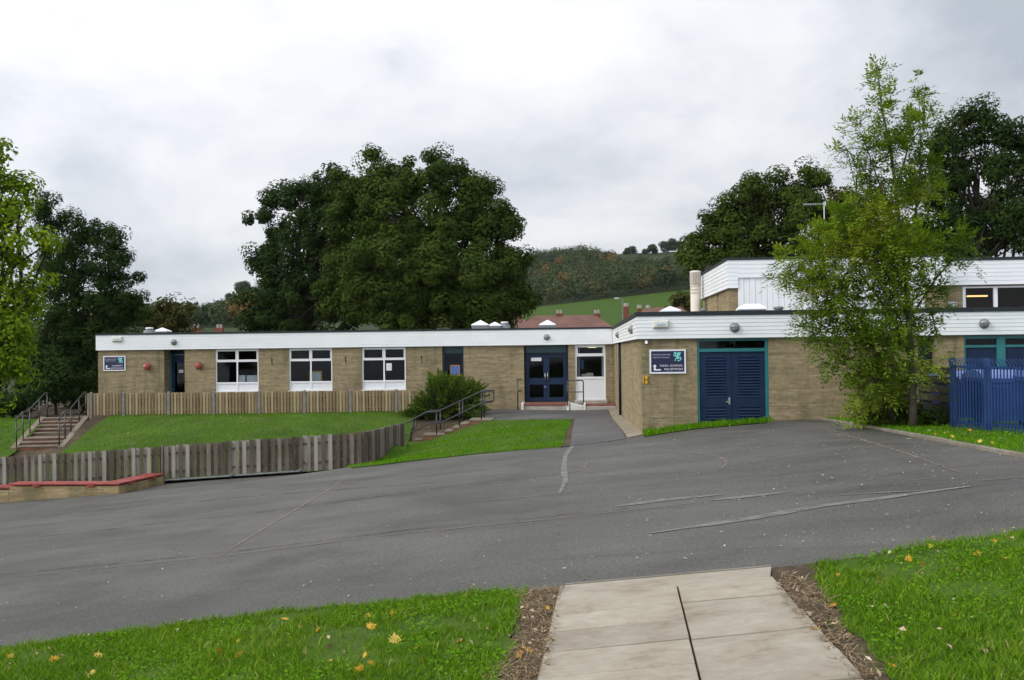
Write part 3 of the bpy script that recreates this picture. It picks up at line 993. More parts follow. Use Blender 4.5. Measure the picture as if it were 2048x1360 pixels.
def boards_x(mb, x0, x1, y, z0, z1, n, thick=0.03, gap=.004):
    """horizontal shiplap boards on a face looking towards -Y"""
    h = (z1 - z0) / n
    for k in range(n):
        a, b = z0 + k * h, z0 + (k + 1) * h - gap
        mb.add([(x0, y - .002, a), (x1, y - .002, a), (x1, y + .006, b), (x0, y + .006, b), (x0, y + thick, a), (x1, y + thick, a), (x1, y + thick, b), (x0, y + thick, b)],
               [(0, 1, 2, 3), (4, 7, 6, 5), (0, 4, 5, 1), (3, 2, 6, 7), (0, 3, 7, 4), (1, 5, 6, 2)])


def boards_y(mb, y0, y1, x, z0, z1, n, thick=0.03):
    h = (z1 - z0) / n
    for k in range(n):
        a, b = z0 + k * h, z0 + (k + 1) * h - 0.005
        mb.add([(x - .002, y0, a), (x - .002, y1, a), (x + .010, y1, b), (x + .010, y0, b), (x + thick, y0, a), (x + thick, y1, a), (x + thick, y1, b), (x + thick, y0, b)],
               [(0, 1, 2, 3), (4, 7, 6, 5), (0, 4, 5, 1), (3, 2, 6, 7), (0, 3, 7, 4), (1, 5, 6, 2)])


fx = lambda px, Y=Y1: P(px, 690, Y).x
fz = lambda py, px, Y=Y1: P(px, py, Y).z

# ---- classroom wing
zt, zw, zb = fz(660.6, 700, Y1 - FO), fz(664.0, 700, Y1 - FO), fz(694.5, 700, Y1 - FO)
WING_L, WING_R = fx(196), XS
wing = thing('school_wing', 'long low buff brick school wing with three white windows behind the picket fence', 'school building', (-9.2, Y1 + 5, 0))
# openings (u0,u1,z0,z1)
def op(px0, px1, py0, py1, Y=Y1):
    pm = (px0 + px1) / 2
    return (fx(px0, Y), fx(px1, Y), fz(py1, pm, Y), fz(py0, pm, Y))
W = [op(430, 516.5, 697.5, 783), op(577.5, 664, 695.5, 781), op(723.5, 811, 694, 779)]
W = [(a, b, c, zb - .02) for a, b, c, d in W]
OD1 = (fx(328), fx(369), -0.2, zb - .02)
OD2 = (fx(884), fx(927), -0.2, zb - .02)
OD3 = (fx(1047.5), fx(1136), fz(804.5, 1090), zb - .02)
OW4 = (fx(1150), fx(1210.5), fz(799.5, 1180), zb - .02)
mb = MB()
wallgrid(mb, 'x', Y1, Y1 + .3, WING_L, WING_R + .3, -1.2, zw - .1, W + [OD1, OD2, OD3, OW4])
mb.box(WING_L, Y1 + .31, -1.2, WING_L + .3, 52, zw - .1)
mb.box(WING_L, 52, -1.2, WING_R + 10, 52.3, zw - .1)
# reveals of the recessed nursery porch
for xa in (OD1[0] - .25, OD1[1]):
    mb.box(xa, Y1 + .301, -.2, xa + .25, Y1 + 1.0, zw - .1)
mb.build('wall', MT['brick'], wing)
mb = MB()
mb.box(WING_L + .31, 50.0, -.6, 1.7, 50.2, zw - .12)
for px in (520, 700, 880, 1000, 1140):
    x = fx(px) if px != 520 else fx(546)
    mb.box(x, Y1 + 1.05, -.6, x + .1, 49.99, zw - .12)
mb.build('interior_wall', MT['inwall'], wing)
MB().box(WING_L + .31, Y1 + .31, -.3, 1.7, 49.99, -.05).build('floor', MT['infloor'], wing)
mb = MB()
boards_x(mb, fx(191.5, Y1 - FO), XS - FO, Y1 - FO, zb, zw, 6, gap=.0015)
mb.box(fx(191.5, Y1 - FO) + .01, Y1 - FO + .031, zb + .01, XS - FO, Y1 - .001, zw)
mb.build('fascia', MT['white'], wing)
mb = MB()
boards_y(mb, Y1 - FO + .04, 52, fx(191.5, Y1 - FO) - .01, zb, zw, 6)
mb.build('end_fascia', MT['redtile'], wing)
mb = MB()
mb.box(fx(191.0, Y1 - FO), Y1 - FO - .03, zw + .002, XS - FO - .03, Y1 + .1, zt)
mb.box(fx(191.0, Y1 - FO), Y1 + .101, zw + .002, fx(191.0, Y1 - FO) + .2, 52.3, zt)
mb.build('roof_edge', MT['felt'], wing)
MB().box(WING_L - .05, Y1 + .102, zw - .09, WING_R + 9, 52.29, zt - .02).build('roof', MT['roof'], wing)


def window(parent, o, Y, rows=(0.285, 0.80), cols=2, frame=0.055, mats=('upvc', 'panelwhite')):
    """white window: two top lights, two main lights, two white panels under"""
    a, b, e, f = o
    fr = MB()
    y0, y1 = Y + .05, Y + .12
    h = f - e
    zr = [f - h * r for r in rows]
    fr.box(a, y0, e, a + frame, y1, f); fr.box(b - frame, y0, e, b, y1, f)
    fr.box(a + frame, y0, f - frame, b - frame, y1, f); fr.box(a + frame, y0, e, b - frame, y1, e + frame * .8)
    for z in zr:
        fr.box(a + frame, y0 - .004, z - frame * .6, b - frame, y1, z + frame * .6)
    xm = [a + (b - a) * k / cols for k in range(1, cols)]
    lv = [e + frame * .8] + [z for z in zr[::-1]] + [f - frame]
    segs = list(zip(lv[:-1], lv[1:]))
    for k, (z0, z1) in enumerate(segs):
        lo = z0 + (frame * .6 if k else 0)
        hi = z1 - (frame * .6 if k < len(segs) - 1 else 0)
        for x in xm:
            fr.box(x - frame * .55, y0 + .002, lo, x + frame * .55, y1, hi)
    # opening casements of the top lights stand a little proud
    xs = [a + frame] + xm + [b - frame]
    k = len(segs) - 1
    for x0, x1 in zip(xs[:-1], xs[1:]):
        z0, z1 = segs[k][0] + frame * .6, segs[k][1]
        x0 += frame * .55 if x0 != a + frame else 0
        x1 -= frame * .55 if x1 != b - frame else 0
        for q in ((x0, z0, x0 + .035, z1), (x1 - .035, z0, x1, z1), (x0 + .035, z0, x1 - .035, z0 + .035), (x0 + .035, z1 - .035, x1 - .035, z1)):
            fr.box(q[0], y0 - .015, q[1], q[2], y0 + .03, q[3])
    w = fr.build('window', MT[mats[0]], parent)
    pn = MB()
    for x0, x1 in zip(xs[:-1], xs[1:]):
        pn.box(x0, Y + .075, segs[0][0], x1, Y + .1, segs[0][1])
    pn.build('panel', MT[mats[1]], w)
    for k in range(1, len(segs)):
        for x0, x1 in zip(xs[:-1], xs[1:]):
            MB().poly([(x0, Y + .09, segs[k][0]), (x1, Y + .09, segs[k][0]), (x1, Y + .09, segs[k][1]), (x0, Y + .09, segs[k][1])]).build('pane', MT['glass'], w)
    MB().box(a - .03, Y - .03, e - .04, b + .03, Y + .049, e - .002).build('sill', MT['upvc'], w)
    return w


for o in W:
    window(wing, o, Y1)
window(wing, OW4, Y1, rows=(0.19, 0.60), cols=1, frame=0.07)


def panel_door(parent, a, b, e, f, Y, mat, glass, rails, stile=.11):
    """door leaf with stiles, rails and panes; rails: list of (z0,z1) fractions that are solid"""
    d = MB()
    d.box(a, Y, e, a + stile, Y + .045, f); d.box(b - stile, Y, e, b, Y + .045, f)
    h = f - e
    for r0, r1 in rails:
        d.box(a + stile, Y + .002, e + h * r0, b - stile, Y + .043, e + h * r1)
    o = d.build('door', mat, parent)
    for (p, q) in zip(rails[:-1], rails[1:]):
        z0, z1 = e + h * p[1], e + h * q[0]
        MB().poly([(a + stile, Y + .02, z0), (b - stile, Y + .02, z0), (b - stile, Y + .02, z1), (a + stile, Y + .02, z1)]).build('pane', MT[glass], o)
    return o


# nursery door, set back in its porch
yd = Y1 + .69
a, b = OD1[0], OD1[1]
f = MB()
ztop = fz(708, 355, yd)
f.box(a, yd - .04, -.15, a + .07, yd + .06, ztop); f.box(b - .05, yd - .04, -.15, b, yd + .06, ztop); f.box(a + .07, yd - .04, ztop - .06, b - .05, yd + .06, ztop)
f.build('door_frame', MT['teal'], wing)
MB().box(a, yd, ztop + .001, b, yd + .05, zb).build('transom_panel', MT['navydark'], wing)
d = panel_door(wing, a + .07, b - .05, -.12, ztop - .065, yd, MT['navy'], 'doorglass', [(0, .38), (.88, 1)], .13)
for z in (.62, .78, 1.0):
    MB().box(a + .10, yd - .03, z, a + .15, yd - .002, z + .05).build('lock', MT['steel'], d)
MB().box(a, Y1 + .31, zb + .01, b, Y1 + 1.0, zb + .05).build('porch_ceiling', MT['felt'], wing)

# door behind the juniper
a, b, e, f_ = OD2
yd = Y1 + .25
zr = fz(705, 905)
f = MB()
f.box(a, yd - .03, e, a + .06, yd + .05, f_); f.box(b - .06, yd - .03, e, b, yd + .05, f_); f.box(a + .06, yd - .03, zr - .03, b - .06, yd + .05, zr + .03); f.box(a + .06, yd - .03, f_ - .05, b - .06, yd + .05, f_)
f.build('door_frame', MT['tealdark'], wing)
MB().box(a + .06, yd + .01, zr + .031, b - .06, yd + .04, f_ - .051).build('transom_panel', MT['tealdark'], wing)
panel_door(wing, a + .06, b - .06, -.12, zr - .032, yd, MT['navydark'], 'doorglass', [(0, .12), (.45, .55), (.93, 1)])

# main double door
a, b, e, f_ = OD3
yd = Y1 + .22
zr = fz(708.5, 1090, yd)
f = MB()
f.box(a, yd - .04, e, a + .09, yd + .06, f_); f.box(b - .09, yd - .04, e, b, yd + .06, f_); f.box(a + .09, yd - .04, zr, b - .09, yd + .06, zr + .07)
f.build('door_frame', MT['navydark'], wing)
MB().box(a + .09, yd, zr + .071, b - .09, yd + .04, f_).build('transom_panel', MT['tealdark'], wing)
xm = (a + b) / 2
for k, (u0, u1) in enumerate(((a + .092, xm - .004), (xm + .004, b - .092))):
    d = panel_door(wing, u0, u1, e + .02, zr - .004, yd, MT['navy'], 'doorglass', [(0, .09), (.36, .5), (.94, 1)], .12)
    xh = u1 - .05 if k == 0 else u0 + .05
    h = MB()
    h.tube([(xh, yd - .002, 1.62 - .02), (xh, yd - .06, 1.62 - .02), (xh, yd - .06, 1.27), (xh, yd - .002, 1.27)], .016, 8)
    h.build('handle', MT['steel'], d, True)
    if k == 0:
        MB().lathe([(.03, -.02), (.03, 0)], (xh, yd - .001, 1.0), 'Y', 12).build('lock', MT['steel'], d)

# ---- plant room block on the right
z2t, z2w, z2b = fz(623.9, 1300, Y2 - FO), fz(632.3, 1300, Y2 - FO), fz(677.6, 1300, Y2 - FO)
block = thing('plant_block', 'nearer buff brick school block with louvred navy double doors and white boarded fascia', 'school building', (8.5, Y2 + 4, 0))
XE = 22.0
g2 = lambda px: fx(px, Y2)
LD = (g2(1394), g2(1536.5), fz(851, 1460, Y2), z2b - .02)
DK = (g2(1836), g2(1869), .2, z2b - .02)
T1 = (g2(1928), g2(2160), .4, z2b - .02)
mb = MB()
wallgrid(mb, 'x', Y2, Y2 + .3, XS, XE, -.6, z2w - .1, [LD, DK, T1])
wallgrid(mb, 'y', XS, XS + .3, Y2 + .3, Y1 - .001, -.6, z2w - .1, [])
mb.box(XS - .001 - .05, 37.9, -.3, XS - .002, 42.49, z2b - .003)
mb.box(XE - .3, Y2 + .301, -.6, XE, 41, z2w - .1)
mb.build('wall', MT['brick'], block)
MB().box(XS + .31, Y2 + 5, 0, XE - .31, Y2 + 5.1, z2w - .12).build('interior_wall', MT['inwall'], block)
mb = MB()
boards_x(mb, XS - FO, XE, Y2 - FO, z2b, z2w, 6)
mb.box(XS - FO + .04, Y2 - FO + .031, z2b + .01, XE, Y2 - .001, z2w)
mb.build('fascia', MT['white'], block)
mb = MB()
boards_y(mb, Y2 - FO + .005, Y1 - FO - .04, XS - FO, z2b, z2w, 6)
mb.box(XS - FO + .031, Y2 + .001, z2b + .01, XS - .001, Y1 - FO - .04, z2w)
mb.build('side_fascia', MT['white'], block)
mb = MB()
mb.box(XS - FO - .03, Y2 - FO - .03, z2w + .002, XE, Y2 + .1, z2t)
mb.box(XS - FO - .03, Y2 + .101, z2w + .002, XS + .1, Y1 + 1.0, z2t)
mb.build('roof_edge', MT['felt'], block)
MB().box(XS + .101, Y2 + .101, z2w - .09, XE, 42.4, z2t - .03).build('roof', MT['roof'], block)
mb = MB()
mb.tube([(XS - .06, 37.6, z2b), (XS - .06, 37.6, -.2)], .05, 10)
mb.build('downpipe', MT['navydark'], block, True)
MB().box(XS - .012, Y2 + .4, -.45, XS - .001, 41, .12).build('plinth', MT['felt'], block)

a, b, e, f_ = LD
zr0, zr1 = fz(703.3, 1460, Y2), fz(698.2, 1460, Y2)
f = MB()
yd = Y2 + .06
f.box(a, yd - .04, e, a + .055, yd + .06, f_); f.box(b - .085, yd - .04, e, b, yd + .06, f_)
f.box(a + .055, yd - .045, zr0, b - .085, yd + .06, zr1 + .02); f.box(a + .055, yd - .04, f_ - .06, b - .085, yd + .06, f_)
f.build('door_frame', MT['teal'], block)
MB().box(a + .055, yd + .02, zr1 + .021, b - .085, yd + .03, f_ - .061).build('transom_pane', MT['glass'], block)
xm = g2(1463)
for k, (u0, u1) in enumerate(((a + .057, xm - .004), (xm + .004, b - .087))):
    d = MB()
    st = .17
    zt_, zb_ = zr0 - .004, e + .02
    H = zt_ - zb_
    lz = [(zb_ + H * .03, zb_ + H * .235), (zb_ + H * .375, zb_ + H * .92)]
    d.box(u0, yd, zb_, u0 + st, yd + .045, zt_); d.box(u1 - st * .8, yd, zb_, u1, yd + .045, zt_)
    for z0, z1 in ((zb_, lz[0][0]), (lz[0][1], lz[1][0]), (lz[1][1], zt_)):
        d.box(u0 + st, yd + .002, z0, u1 - st * .8, yd + .043, z1)
    o = d.build('door', MT['navy'], block)
    l = MB()
    for z0, z1 in lz:
        n = max(4, int((z1 - z0) / .072))
        for q in range(n):
            zc = z0 + (z1 - z0) * (q + .5) / n
            hh = (z1 - z0) / n
            l.add([(u0 + st, yd - .012, zc - hh * .42), (u1 - st * .8, yd - .012, zc - hh * .42), (u1 - st * .8, yd + .04, zc + hh * .5), (u0 + st, yd + .04, zc + hh * .5),
                   (u0 + st, yd + .0, zc - hh * .5), (u1 - st * .8, yd + .0, zc - hh * .5)], [(0, 1, 2, 3), (0, 4, 5, 1)])
        l.box(u0 + st, yd + .041, z0, u1 - st * .8, yd + .044, z1)
    l.build('louvre', MT['navy'], o)
    if k == 0:
        h = MB()
        zc = fz(802, 1459, Y2)
        h.box(u1 - .09, yd - .018, zc - .09, u1 - .04, yd - .001, zc + .09)
        h.tube([(u1 - .065, yd - .03, zc), (u1 - .11, yd - .07, zc - .01), (u1 - .15, yd - .05, zc - .03)], .014, 8)
        h.lathe([(.022, -.035), (.022, 0)], (u1 - .06, yd - .016, zc + .06), 'Y', 10)
        h.build('handle', MT['steel'], o)

a, b, e, f_ = DK
MB().box(a, Y2 + .2, e, b, Y2 + .24, f_).build('door', MT['navydark'], block)
a, b, e, f_ = T1
zr0, zr1 = fz(695, 1960, Y2), fz(690, 1960, Y2)
f = MB()
yd = Y2 + .06
ms = [a, g2(1994), g2(2011), g2(2084), g2(2100), b]
f.box(a, yd - .04, e, a + .05, yd + .06, f_)
f.box(ms[1], yd - .05, e, ms[2], yd + .06, f_); f.box(ms[3], yd - .05, e, ms[4], yd + .06, f_)
for u0, u1 in ((a + .05, ms[1]), (ms[2], ms[3]), (ms[4], b)):
    f.box(u0, yd - .042, zr0, u1, yd + .06, zr1); f.box(u0, yd - .04, f_ - .08, u1, yd + .06, f_)
f.build('window_frame', MT['teal'], block)
for u0, u1 in ((a + .05, ms[1]), (ms[2], ms[3]), (ms[4], b)):
    MB().poly([(u0, yd + .02, zr1), (u1, yd + .02, zr1), (u1, yd + .02, f_ - .08), (u0, yd + .02, f_ - .08)]).build('transom_pane', MT['glass'], block)
    MB().box(u0 + .003, yd, e, u1 - .003, yd + .04, zr0 - .003).build('door', MT['navy'], block)

# ---- taller hall behind
z3t, z3w, z3b = fz(515.5, 1454, Y3 - FO), fz(520.3, 1454, Y3 - FO), fz(576.3, 1454, Y3 - FO)
hall = thing('school_hall', 'taller flat roofed school hall with white cladding standing behind the plant block', 'school building', (14, Y3 + 4, 0))
X3 = P(1455, 560, Y3 - FO).x + FO
g3 = lambda px: fx(px, Y3)
XJ = g3(1890)
Y3b = Y3 + .9
Y3e = 43.6
WS = [(fx(1927, Y3b), fx(2135, Y3b), fz(640, 2000, Y3b), z3b - .01)]
mb = MB()
wallgrid(mb, 'x', Y3, Y3 + .3, X3, XJ, 2.2, z3w, [(g3(1477.5), g3(1850), 2.6, z3w - .001)])
wallgrid(mb, 'x', Y3b, Y3b + .3, XJ + .001, 26, 2.2, z3w - .2, WS)
wallgrid(mb, 'y', X3, X3 + .3, Y3 + .301, Y3e, 2.2, z3w, [(39.0, 39.45, 2.7, z3b - .02)])
mb.build('wall', MT['brick'], hall)
MB().poly([(X3 + .1, 39.0, 2.7), (X3 + .1, 39.45, 2.7), (X3 + .1, 39.45, z3b - .02), (X3 + .1, 39.0, z3b - .02)]).build('side_window', MT['upvc'], hall)
zc0 = fz(555.5, 1477, Y3 - FO)
mb = MB()
boards_x(mb, X3 - FO, g3(1477), Y3 - FO, z3b, z3w, 7)
boards_x(mb, g3(1477) + .001, XJ, Y3 - FO, zc0, z3w, 4)
boards_x(mb, g3(1850), XJ, Y3 - FO + .001, z3b, zc0 - .003, 3)
mb.box(X3 - FO + .05, Y3 - FO + .031, z3b + .01, g3(1477) - .01, Y3 - .001, z3w)
mb.box(g3(1477), Y3 - FO + .031, zc0 + .01, XJ - .01, Y3 - .001, z3w)
mb.build('fascia', MT['white'], hall)
mb = MB()
boards_x(mb, XJ + .02, 26, Y3b - FO, z3b + .04, z3w - .08, 6)
mb.box(XJ + .02, Y3b - FO + .031, z3b + .05, 26, Y3b - .001, z3w - .08)
mb.build('fascia', MT['white'], hall)
mb = MB()
boards_y(mb, Y3 - FO + .005, Y3e, X3 - FO, z3b, z3w, 7)
mb.box(X3 - FO + .031, Y3, z3b + .01, X3 - .001, Y3e, z3w)
mb.build('side_fascia', MT['white'], hall)
mb = MB()
xw = g3(1477.5)
xe_ = g3(1850)
n = int((xe_ - xw) / .2)
for k in range(n):
    u0 = xw + (xe_ - xw) * k / n
    mb.box(u0, Y3 - FO + .05 + (.012 if k % 2 else 0), 2.6, u0 + (xe_ - xw) / n - .008, Y3 + .1, zc0 - .004)
mb.build('cladding', MT['white'], hall)
mb = MB()
mb.box(X3 - FO - .03, Y3 - FO - .03, z3w + .002, XJ, Y3 + .1, z3t)
mb.box(XJ + .001, Y3b - FO - .03, z3w - .078, 26, Y3b + .1, z3t - .06)
mb.box(X3 - FO - .03, Y3 + .101, z3w + .002, X3 + .1, Y3e, z3t)
mb.build('roof_edge', MT['felt'], hall)
MB().box(X3 + .101, Y3 + .95, z3w - .15, 26, Y3e, z3t - .1).build('roof', MT['roof'], hall)
a, b, e, f_ = WS[0]
f = MB()
ms = [a, fx(1934, Y3b), fx(1990, Y3b), fx(1998, Y3b), fx(2056, Y3b), fx(2064, Y3b), fx(2127, Y3b), b]
for k in (0, 2, 4, 6):
    f.box(ms[k], Y3b + .04, e, ms[k + 1], Y3b + .12, f_)
for k in (1, 3, 5):
    f.box(ms[k], Y3b + .04, f_ - .06, ms[k + 1], Y3b + .12, f_)
wnd = f.build('window', MT['upvc'], hall)
for k in (1, 3, 5):
    MB().poly([(ms[k], Y3b + .08, e), (ms[k + 1], Y3b + .08, e), (ms[k + 1], Y3b + .08, f_ - .06), (ms[k], Y3b + .08, f_ - .06)]).build('pane', MT['glass'], wnd)
MB().box(XJ + .5, Y3b + 3.5, 2.2, 25, Y3b + 3.6, z3w - .21).build('interior_wall', basic('hall_timber_lining', (0.16, 0.085, 0.04), 0.6, 0.2, 1.0), hall)
wl = MB().box(fx(1936, Y3b + 1.2), Y3b + 1.1, z3b - .33, fx(1975, Y3b + 1.2), Y3b + 1.25, z3b - .28).build('lamp_tube', emitmat('warm_lamp', (1.0, 0.55, 0.2), 2.2), hall)
# lit ceiling lamp behind the reception window
MB().box(fx(1176, Y1 + 1.2), Y1 + 1.0, zb - .14, fx(1192, Y1 + 1.2), Y1 + 1.4, zb - .10).build('lamp_tube', emitmat('office_lamp', (1.0, 0.85, 0.45), 2.0), wing)

# ------------------------------------------------------------------ things on the walls
_lampmesh = {}


def lamp(px, py, Y, label, side=False, X=None):
    if side:
        c = PX(px, py, X)
    else:
        c = P(px, py, Y)
    ax = 'X' if side else 'Y'
    t = thing('bulkhead_lamp', label, 'wall lamp', c, 'round bulkhead lamps on the white fascias')
    MB().lathe([(.125, 0), (.13, -.03), (.115, -.055), (.10, -.06)], c, ax, 24).build('housing', MT['greymetal'], t, True)
    MB().lathe([(.10, -.055), (.09, -.085), (.05, -.11), (.005, -.115)], c, ax, 24).build('lens', MT['lampglass'], t, True)
    b = MB()
    if side:
        b.box(c.x - .118, c.y - .11, c.z - .012, c.x - .098, c.y + .11, c.z + .012)
    else:
        b.box(c.x - .11, c.y - .118, c.z + .0, c.x + .11, c.y - .098, c.z + .02)
    b.build('guard', MT['greymetal'], t)
    return t


lamp(348, 684.5, Y1 - FO, 'round grey bulkhead lamp on the white fascia above the recessed nursery door')
lamp(1093.5, 674.5, Y1 - FO, 'round grey bulkhead lamp on the white fascia above the main glazed double doors')
lamp(1469, 655, Y2 - FO, 'round grey bulkhead lamp on the white fascia above the louvred navy doors')
lamp(1968, 647, Y2 - FO, 'round grey bulkhead lamp on the fascia above the teal framed doors behind the blue palisade')
lamp(1237, 669.5, 0, 'bulkhead lamp seen edge on, the farther of two on the side fascia', True, XS - FO)
lamp(1264.5, 659, 0, 'bulkhead lamp seen edge on, the nearer of two on the side fascia by the corner', True, XS - FO)


def alarm(px, py, Y, label, w=.42, h=.2):
    c = P(px, py, Y)
    t = thing('alarm_box', label, 'alarm box', c)
    mb = MB()
    mb.prism([(c.x - w / 2, c.y, c.z - h / 2), (c.x + w / 2, c.y, c.z - h / 2), (c.x + w / 2, c.y, c.z + h / 2), (c.x - w / 2, c.y, c.z + h / 2)], (0, -.05, 0))
    mb.add([(c.x - w / 2, c.y - .051, c.z - h / 2), (c.x + w / 2, c.y - .051, c.z - h / 2), (c.x + w / 2, c.y - .051, c.z + h / 2), (c.x - w / 2, c.y - .051, c.z + h / 2),
            (c.x - w * .42, c.y - .10, c.z - h * .36), (c.x + w * .42, c.y - .10, c.z - h * .36), (c.x + w * .42, c.y - .09, c.z + h * .36), (c.x - w * .42, c.y - .09, c.z + h * .36)],
           [(4, 5, 6, 7), (0, 1, 5, 4), (1, 2, 6, 5), (2, 3, 7, 6), (3, 0, 4, 7)])
    mb.build('casing', basic('yellowed_plastic', (0.62, 0.61, 0.53), 0.4, 0.08), t, bevel=.006)
    MB().box(c.x - w * .26, c.y - .108, c.z - h * .22, c.x + w * .26, c.y - .1, c.z + h * .08).build('label_plate', basic('pale_blue_plate', (0.40, 0.48, 0.55), 0.4, 0.1), t)
    return t


alarm(1321.5, 648.5, Y2 - FO, 'cream alarm box with a faded blue plate on the white fascia of the nearer block')
alarm(235, 678.5, Y1 - FO, 'small cream alarm box at the left end of the long white fascia', .44, .22)
c = P(1292.5, 683.5, Y2)
t = thing('sensor', 'small white movement sensor on the brick under the fascia above the main school sign', 'sensor', c)
MB().box(c.x - .035, c.y - .05, c.z - .02, c.x + .035, c.y - .002, c.z + .04).build('mount', MT['upvc'], t, bevel=.006)
MB().lathe([(.04, -.05), (.042, 0.0), (.03, .02)], (c.x, c.y - .07, c.z), 'Z', 12).build('head', MT['upvc'], t, True)


def text_mesh(txt, size, mat, parent, loc, align='CENTER', width=None, bold=0.0, name='lettering'):
    cu = bpy.data.curves.new(name, 'FONT')
    cu.body = txt
    cu.size = size
    cu.align_x = align
    cu.offset = bold
    cu.extrude = 0.002
    tmp = bpy.data.objects.new('tmp', cu)
    COL.objects.link(tmp)
    dg = bpy.context.evaluated_depsgraph_get()
    me = bpy.data.meshes.new_from_object(tmp.evaluated_get(dg))
    bpy.data.objects.remove(tmp)
    co = np.empty(len(me.vertices) * 3)
    me.vertices.foreach_get('co', co)
    co = co.reshape(-1, 3)
    if width:
        w = co[:, 0].max() - co[:, 0].min()
        co[:, 0] *= width / w
    V = np.stack([co[:, 0] + loc[0], np.full(len(co), loc[1]) - co[:, 2], co[:, 1] + loc[2]], 1)
    me.vertices.foreach_set('co', V.ravel())
    me.update()
    me.name = name
    return link(name, me, mat, parent)


def emblem(parent, cx_, cz, y, s):
    """rampant dragon badge: body, raised wing, coiled tail, legs"""
    mb = MB()

    def sh(pts):
        mb.prism([(cx_ + (a - .5) * s, y, cz + (b - .5) * s * 1.15) for a, b in pts], (0, -.003, 0))
    sh([(.16, .94), (.30, .98), (.36, .86), (.33, .72), (.42, .60), (.60, .55), (.72, .44), (.70, .30), (.55, .22), (.40, .30), (.34, .44), (.24, .55), (.20, .70), (.10, .78), (.06, .86)])
    sh([(.42, .62), (.44, .80), (.40, .97), (.52, .90), (.58, .98), (.66, .90), (.76, .97), (.80, .88), (.94, .94), (.84, .72), (.74, .58), (.58, .55)])
    sh([(.70, .46), (.86, .50), (.96, .38), (.94, .20), (.80, .08), (.62, .04), (.48, .08), (.46, .16), (.62, .13), (.76, .18), (.83, .28), (.80, .38), (.70, .38)])
    sh([(.24, .56), (.10, .50), (.04, .60), (.02, .72), (.08, .68), (.12, .60), (.22, .62)])
    sh([(.36, .40), (.22, .30), (.20, .14), (.14, .06), (.28, .08), (.30, .24), (.42, .30)])
    return mb.build('emblem', MT['emblem'], parent)


def school_sign(px0, px1, py0, py1, Y, label, lines, arrow_pts):
    pm, qm = (px0 + px1) / 2, (py0 + py1) / 2
    a, b = P(px0, qm, Y).x, P(px1, qm, Y).x
    z0, z1 = P(pm, py1, Y).z, P(pm, py0, Y).z
    w, h = b - a, z1 - z0
    t = thing('direction_sign', label, 'sign', ((a + b) / 2, Y, z0), 'navy school signs on the brick walls')
    fr = w * .042
    MB().box(a + fr, Y - .028, z0 + fr, b - fr, Y - .001, z1 - fr).build('board', MT['signnavy'], t)
    f = MB()
    f.box(a, Y - .04, z0, a + fr, Y - .001, z1); f.box(b - fr, Y - .04, z0, b, Y - .001, z1)
    f.box(a + fr, Y - .04, z0, b - fr, Y - .001, z0 + fr); f.box(a + fr, Y - .04, z1 - fr, b - fr, Y - .001, z1)
    f.build('frame', MT['signwhite'], t)
    y = Y - .030
    for (txt, u, v, hh, ww, mt, al) in lines:
        text_mesh(txt, hh * h * 1.35, MT[mt], t, (a + u * w, y, z0 + v * h), al, ww * w, .0)
    emblem(t, a + .77 * w, z0 + .70 * h, y, .24 * w)
    m2 = MB()
    m2.prism([(a + u * w, y, z0 + v * h) for u, v in arrow_pts], (0, -.003, 0))
    m2.build('arrow', MT['signwhite'], t)
    return t


AR = [(.08, .30), (.14, .385), (.20, .30), (.165, .30), (.165, .185), (.31, .185), (.31, .13), (.115, .13), (.115, .30)]
school_sign(1299, 1371.5, 699, 747, Y2, 'navy sign with white frame, green dragon and arrow reading main school reception',
            [('WINDSORCLYFFE ONE', .33, .76, .055, .50, 'signgrey', 'CENTER'), ('PRIMARY SCHOOL', .33, .645, .055, .46, 'signgrey', 'CENTER'),
             ('MAIN', .40, .29, .085, .22, 'signwhite', 'CENTER'), ('SCHOOL', .74, .29, .085, .35, 'signwhite', 'CENTER'), ('RECEPTION', .66, .14, .085, .50, 'signwhite', 'CENTER')], AR)
school_sign(207.5, 251.5, 712, 741.5, Y1, 'navy sign with small arrow reading nursery entrance at the far left wall end',
            [('WINDSORCLYFFE ONE', .33, .76, .055, .50, 'signgrey', 'CENTER'), ('PRIMARY SCHOOL', .33, .645, .055, .46, 'signgrey', 'CENTER'),
             ('NURSERY', .63, .30, .085, .48, 'signwhite', 'CENTER'), ('ENTRANCE', .62, .14, .085, .56, 'signwhite', 'CENTER')], AR)

# hydrant plate
a, b, z0, z1 = g2(1285), g2(1296.5), fz(767.5, 1290, Y2), fz(752, 1290, Y2)
t = thing('hydrant_plate', 'small yellow plate with a black letter H on the brick corner below the main sign', 'sign', ((a + b) / 2, Y2, z0))
MB().box(a, Y2 - .02, z0, b, Y2 - .001, z1).build('plate', MT['yellow'], t, bevel=.004)
w, h = b - a, z1 - z0
mb = MB()
for (u0, v0, u1, v1) in ((.16, .04, .30, .96), (.80, .04, .94, .96), (.301, .46, .799, .56)):
    mb.box(a + u0 * w, Y2 - .025, z0 + v0 * h, a + u1 * w, Y2 - .0205, z0 + v1 * h)
mb.build('lettering', MT['black'], t)

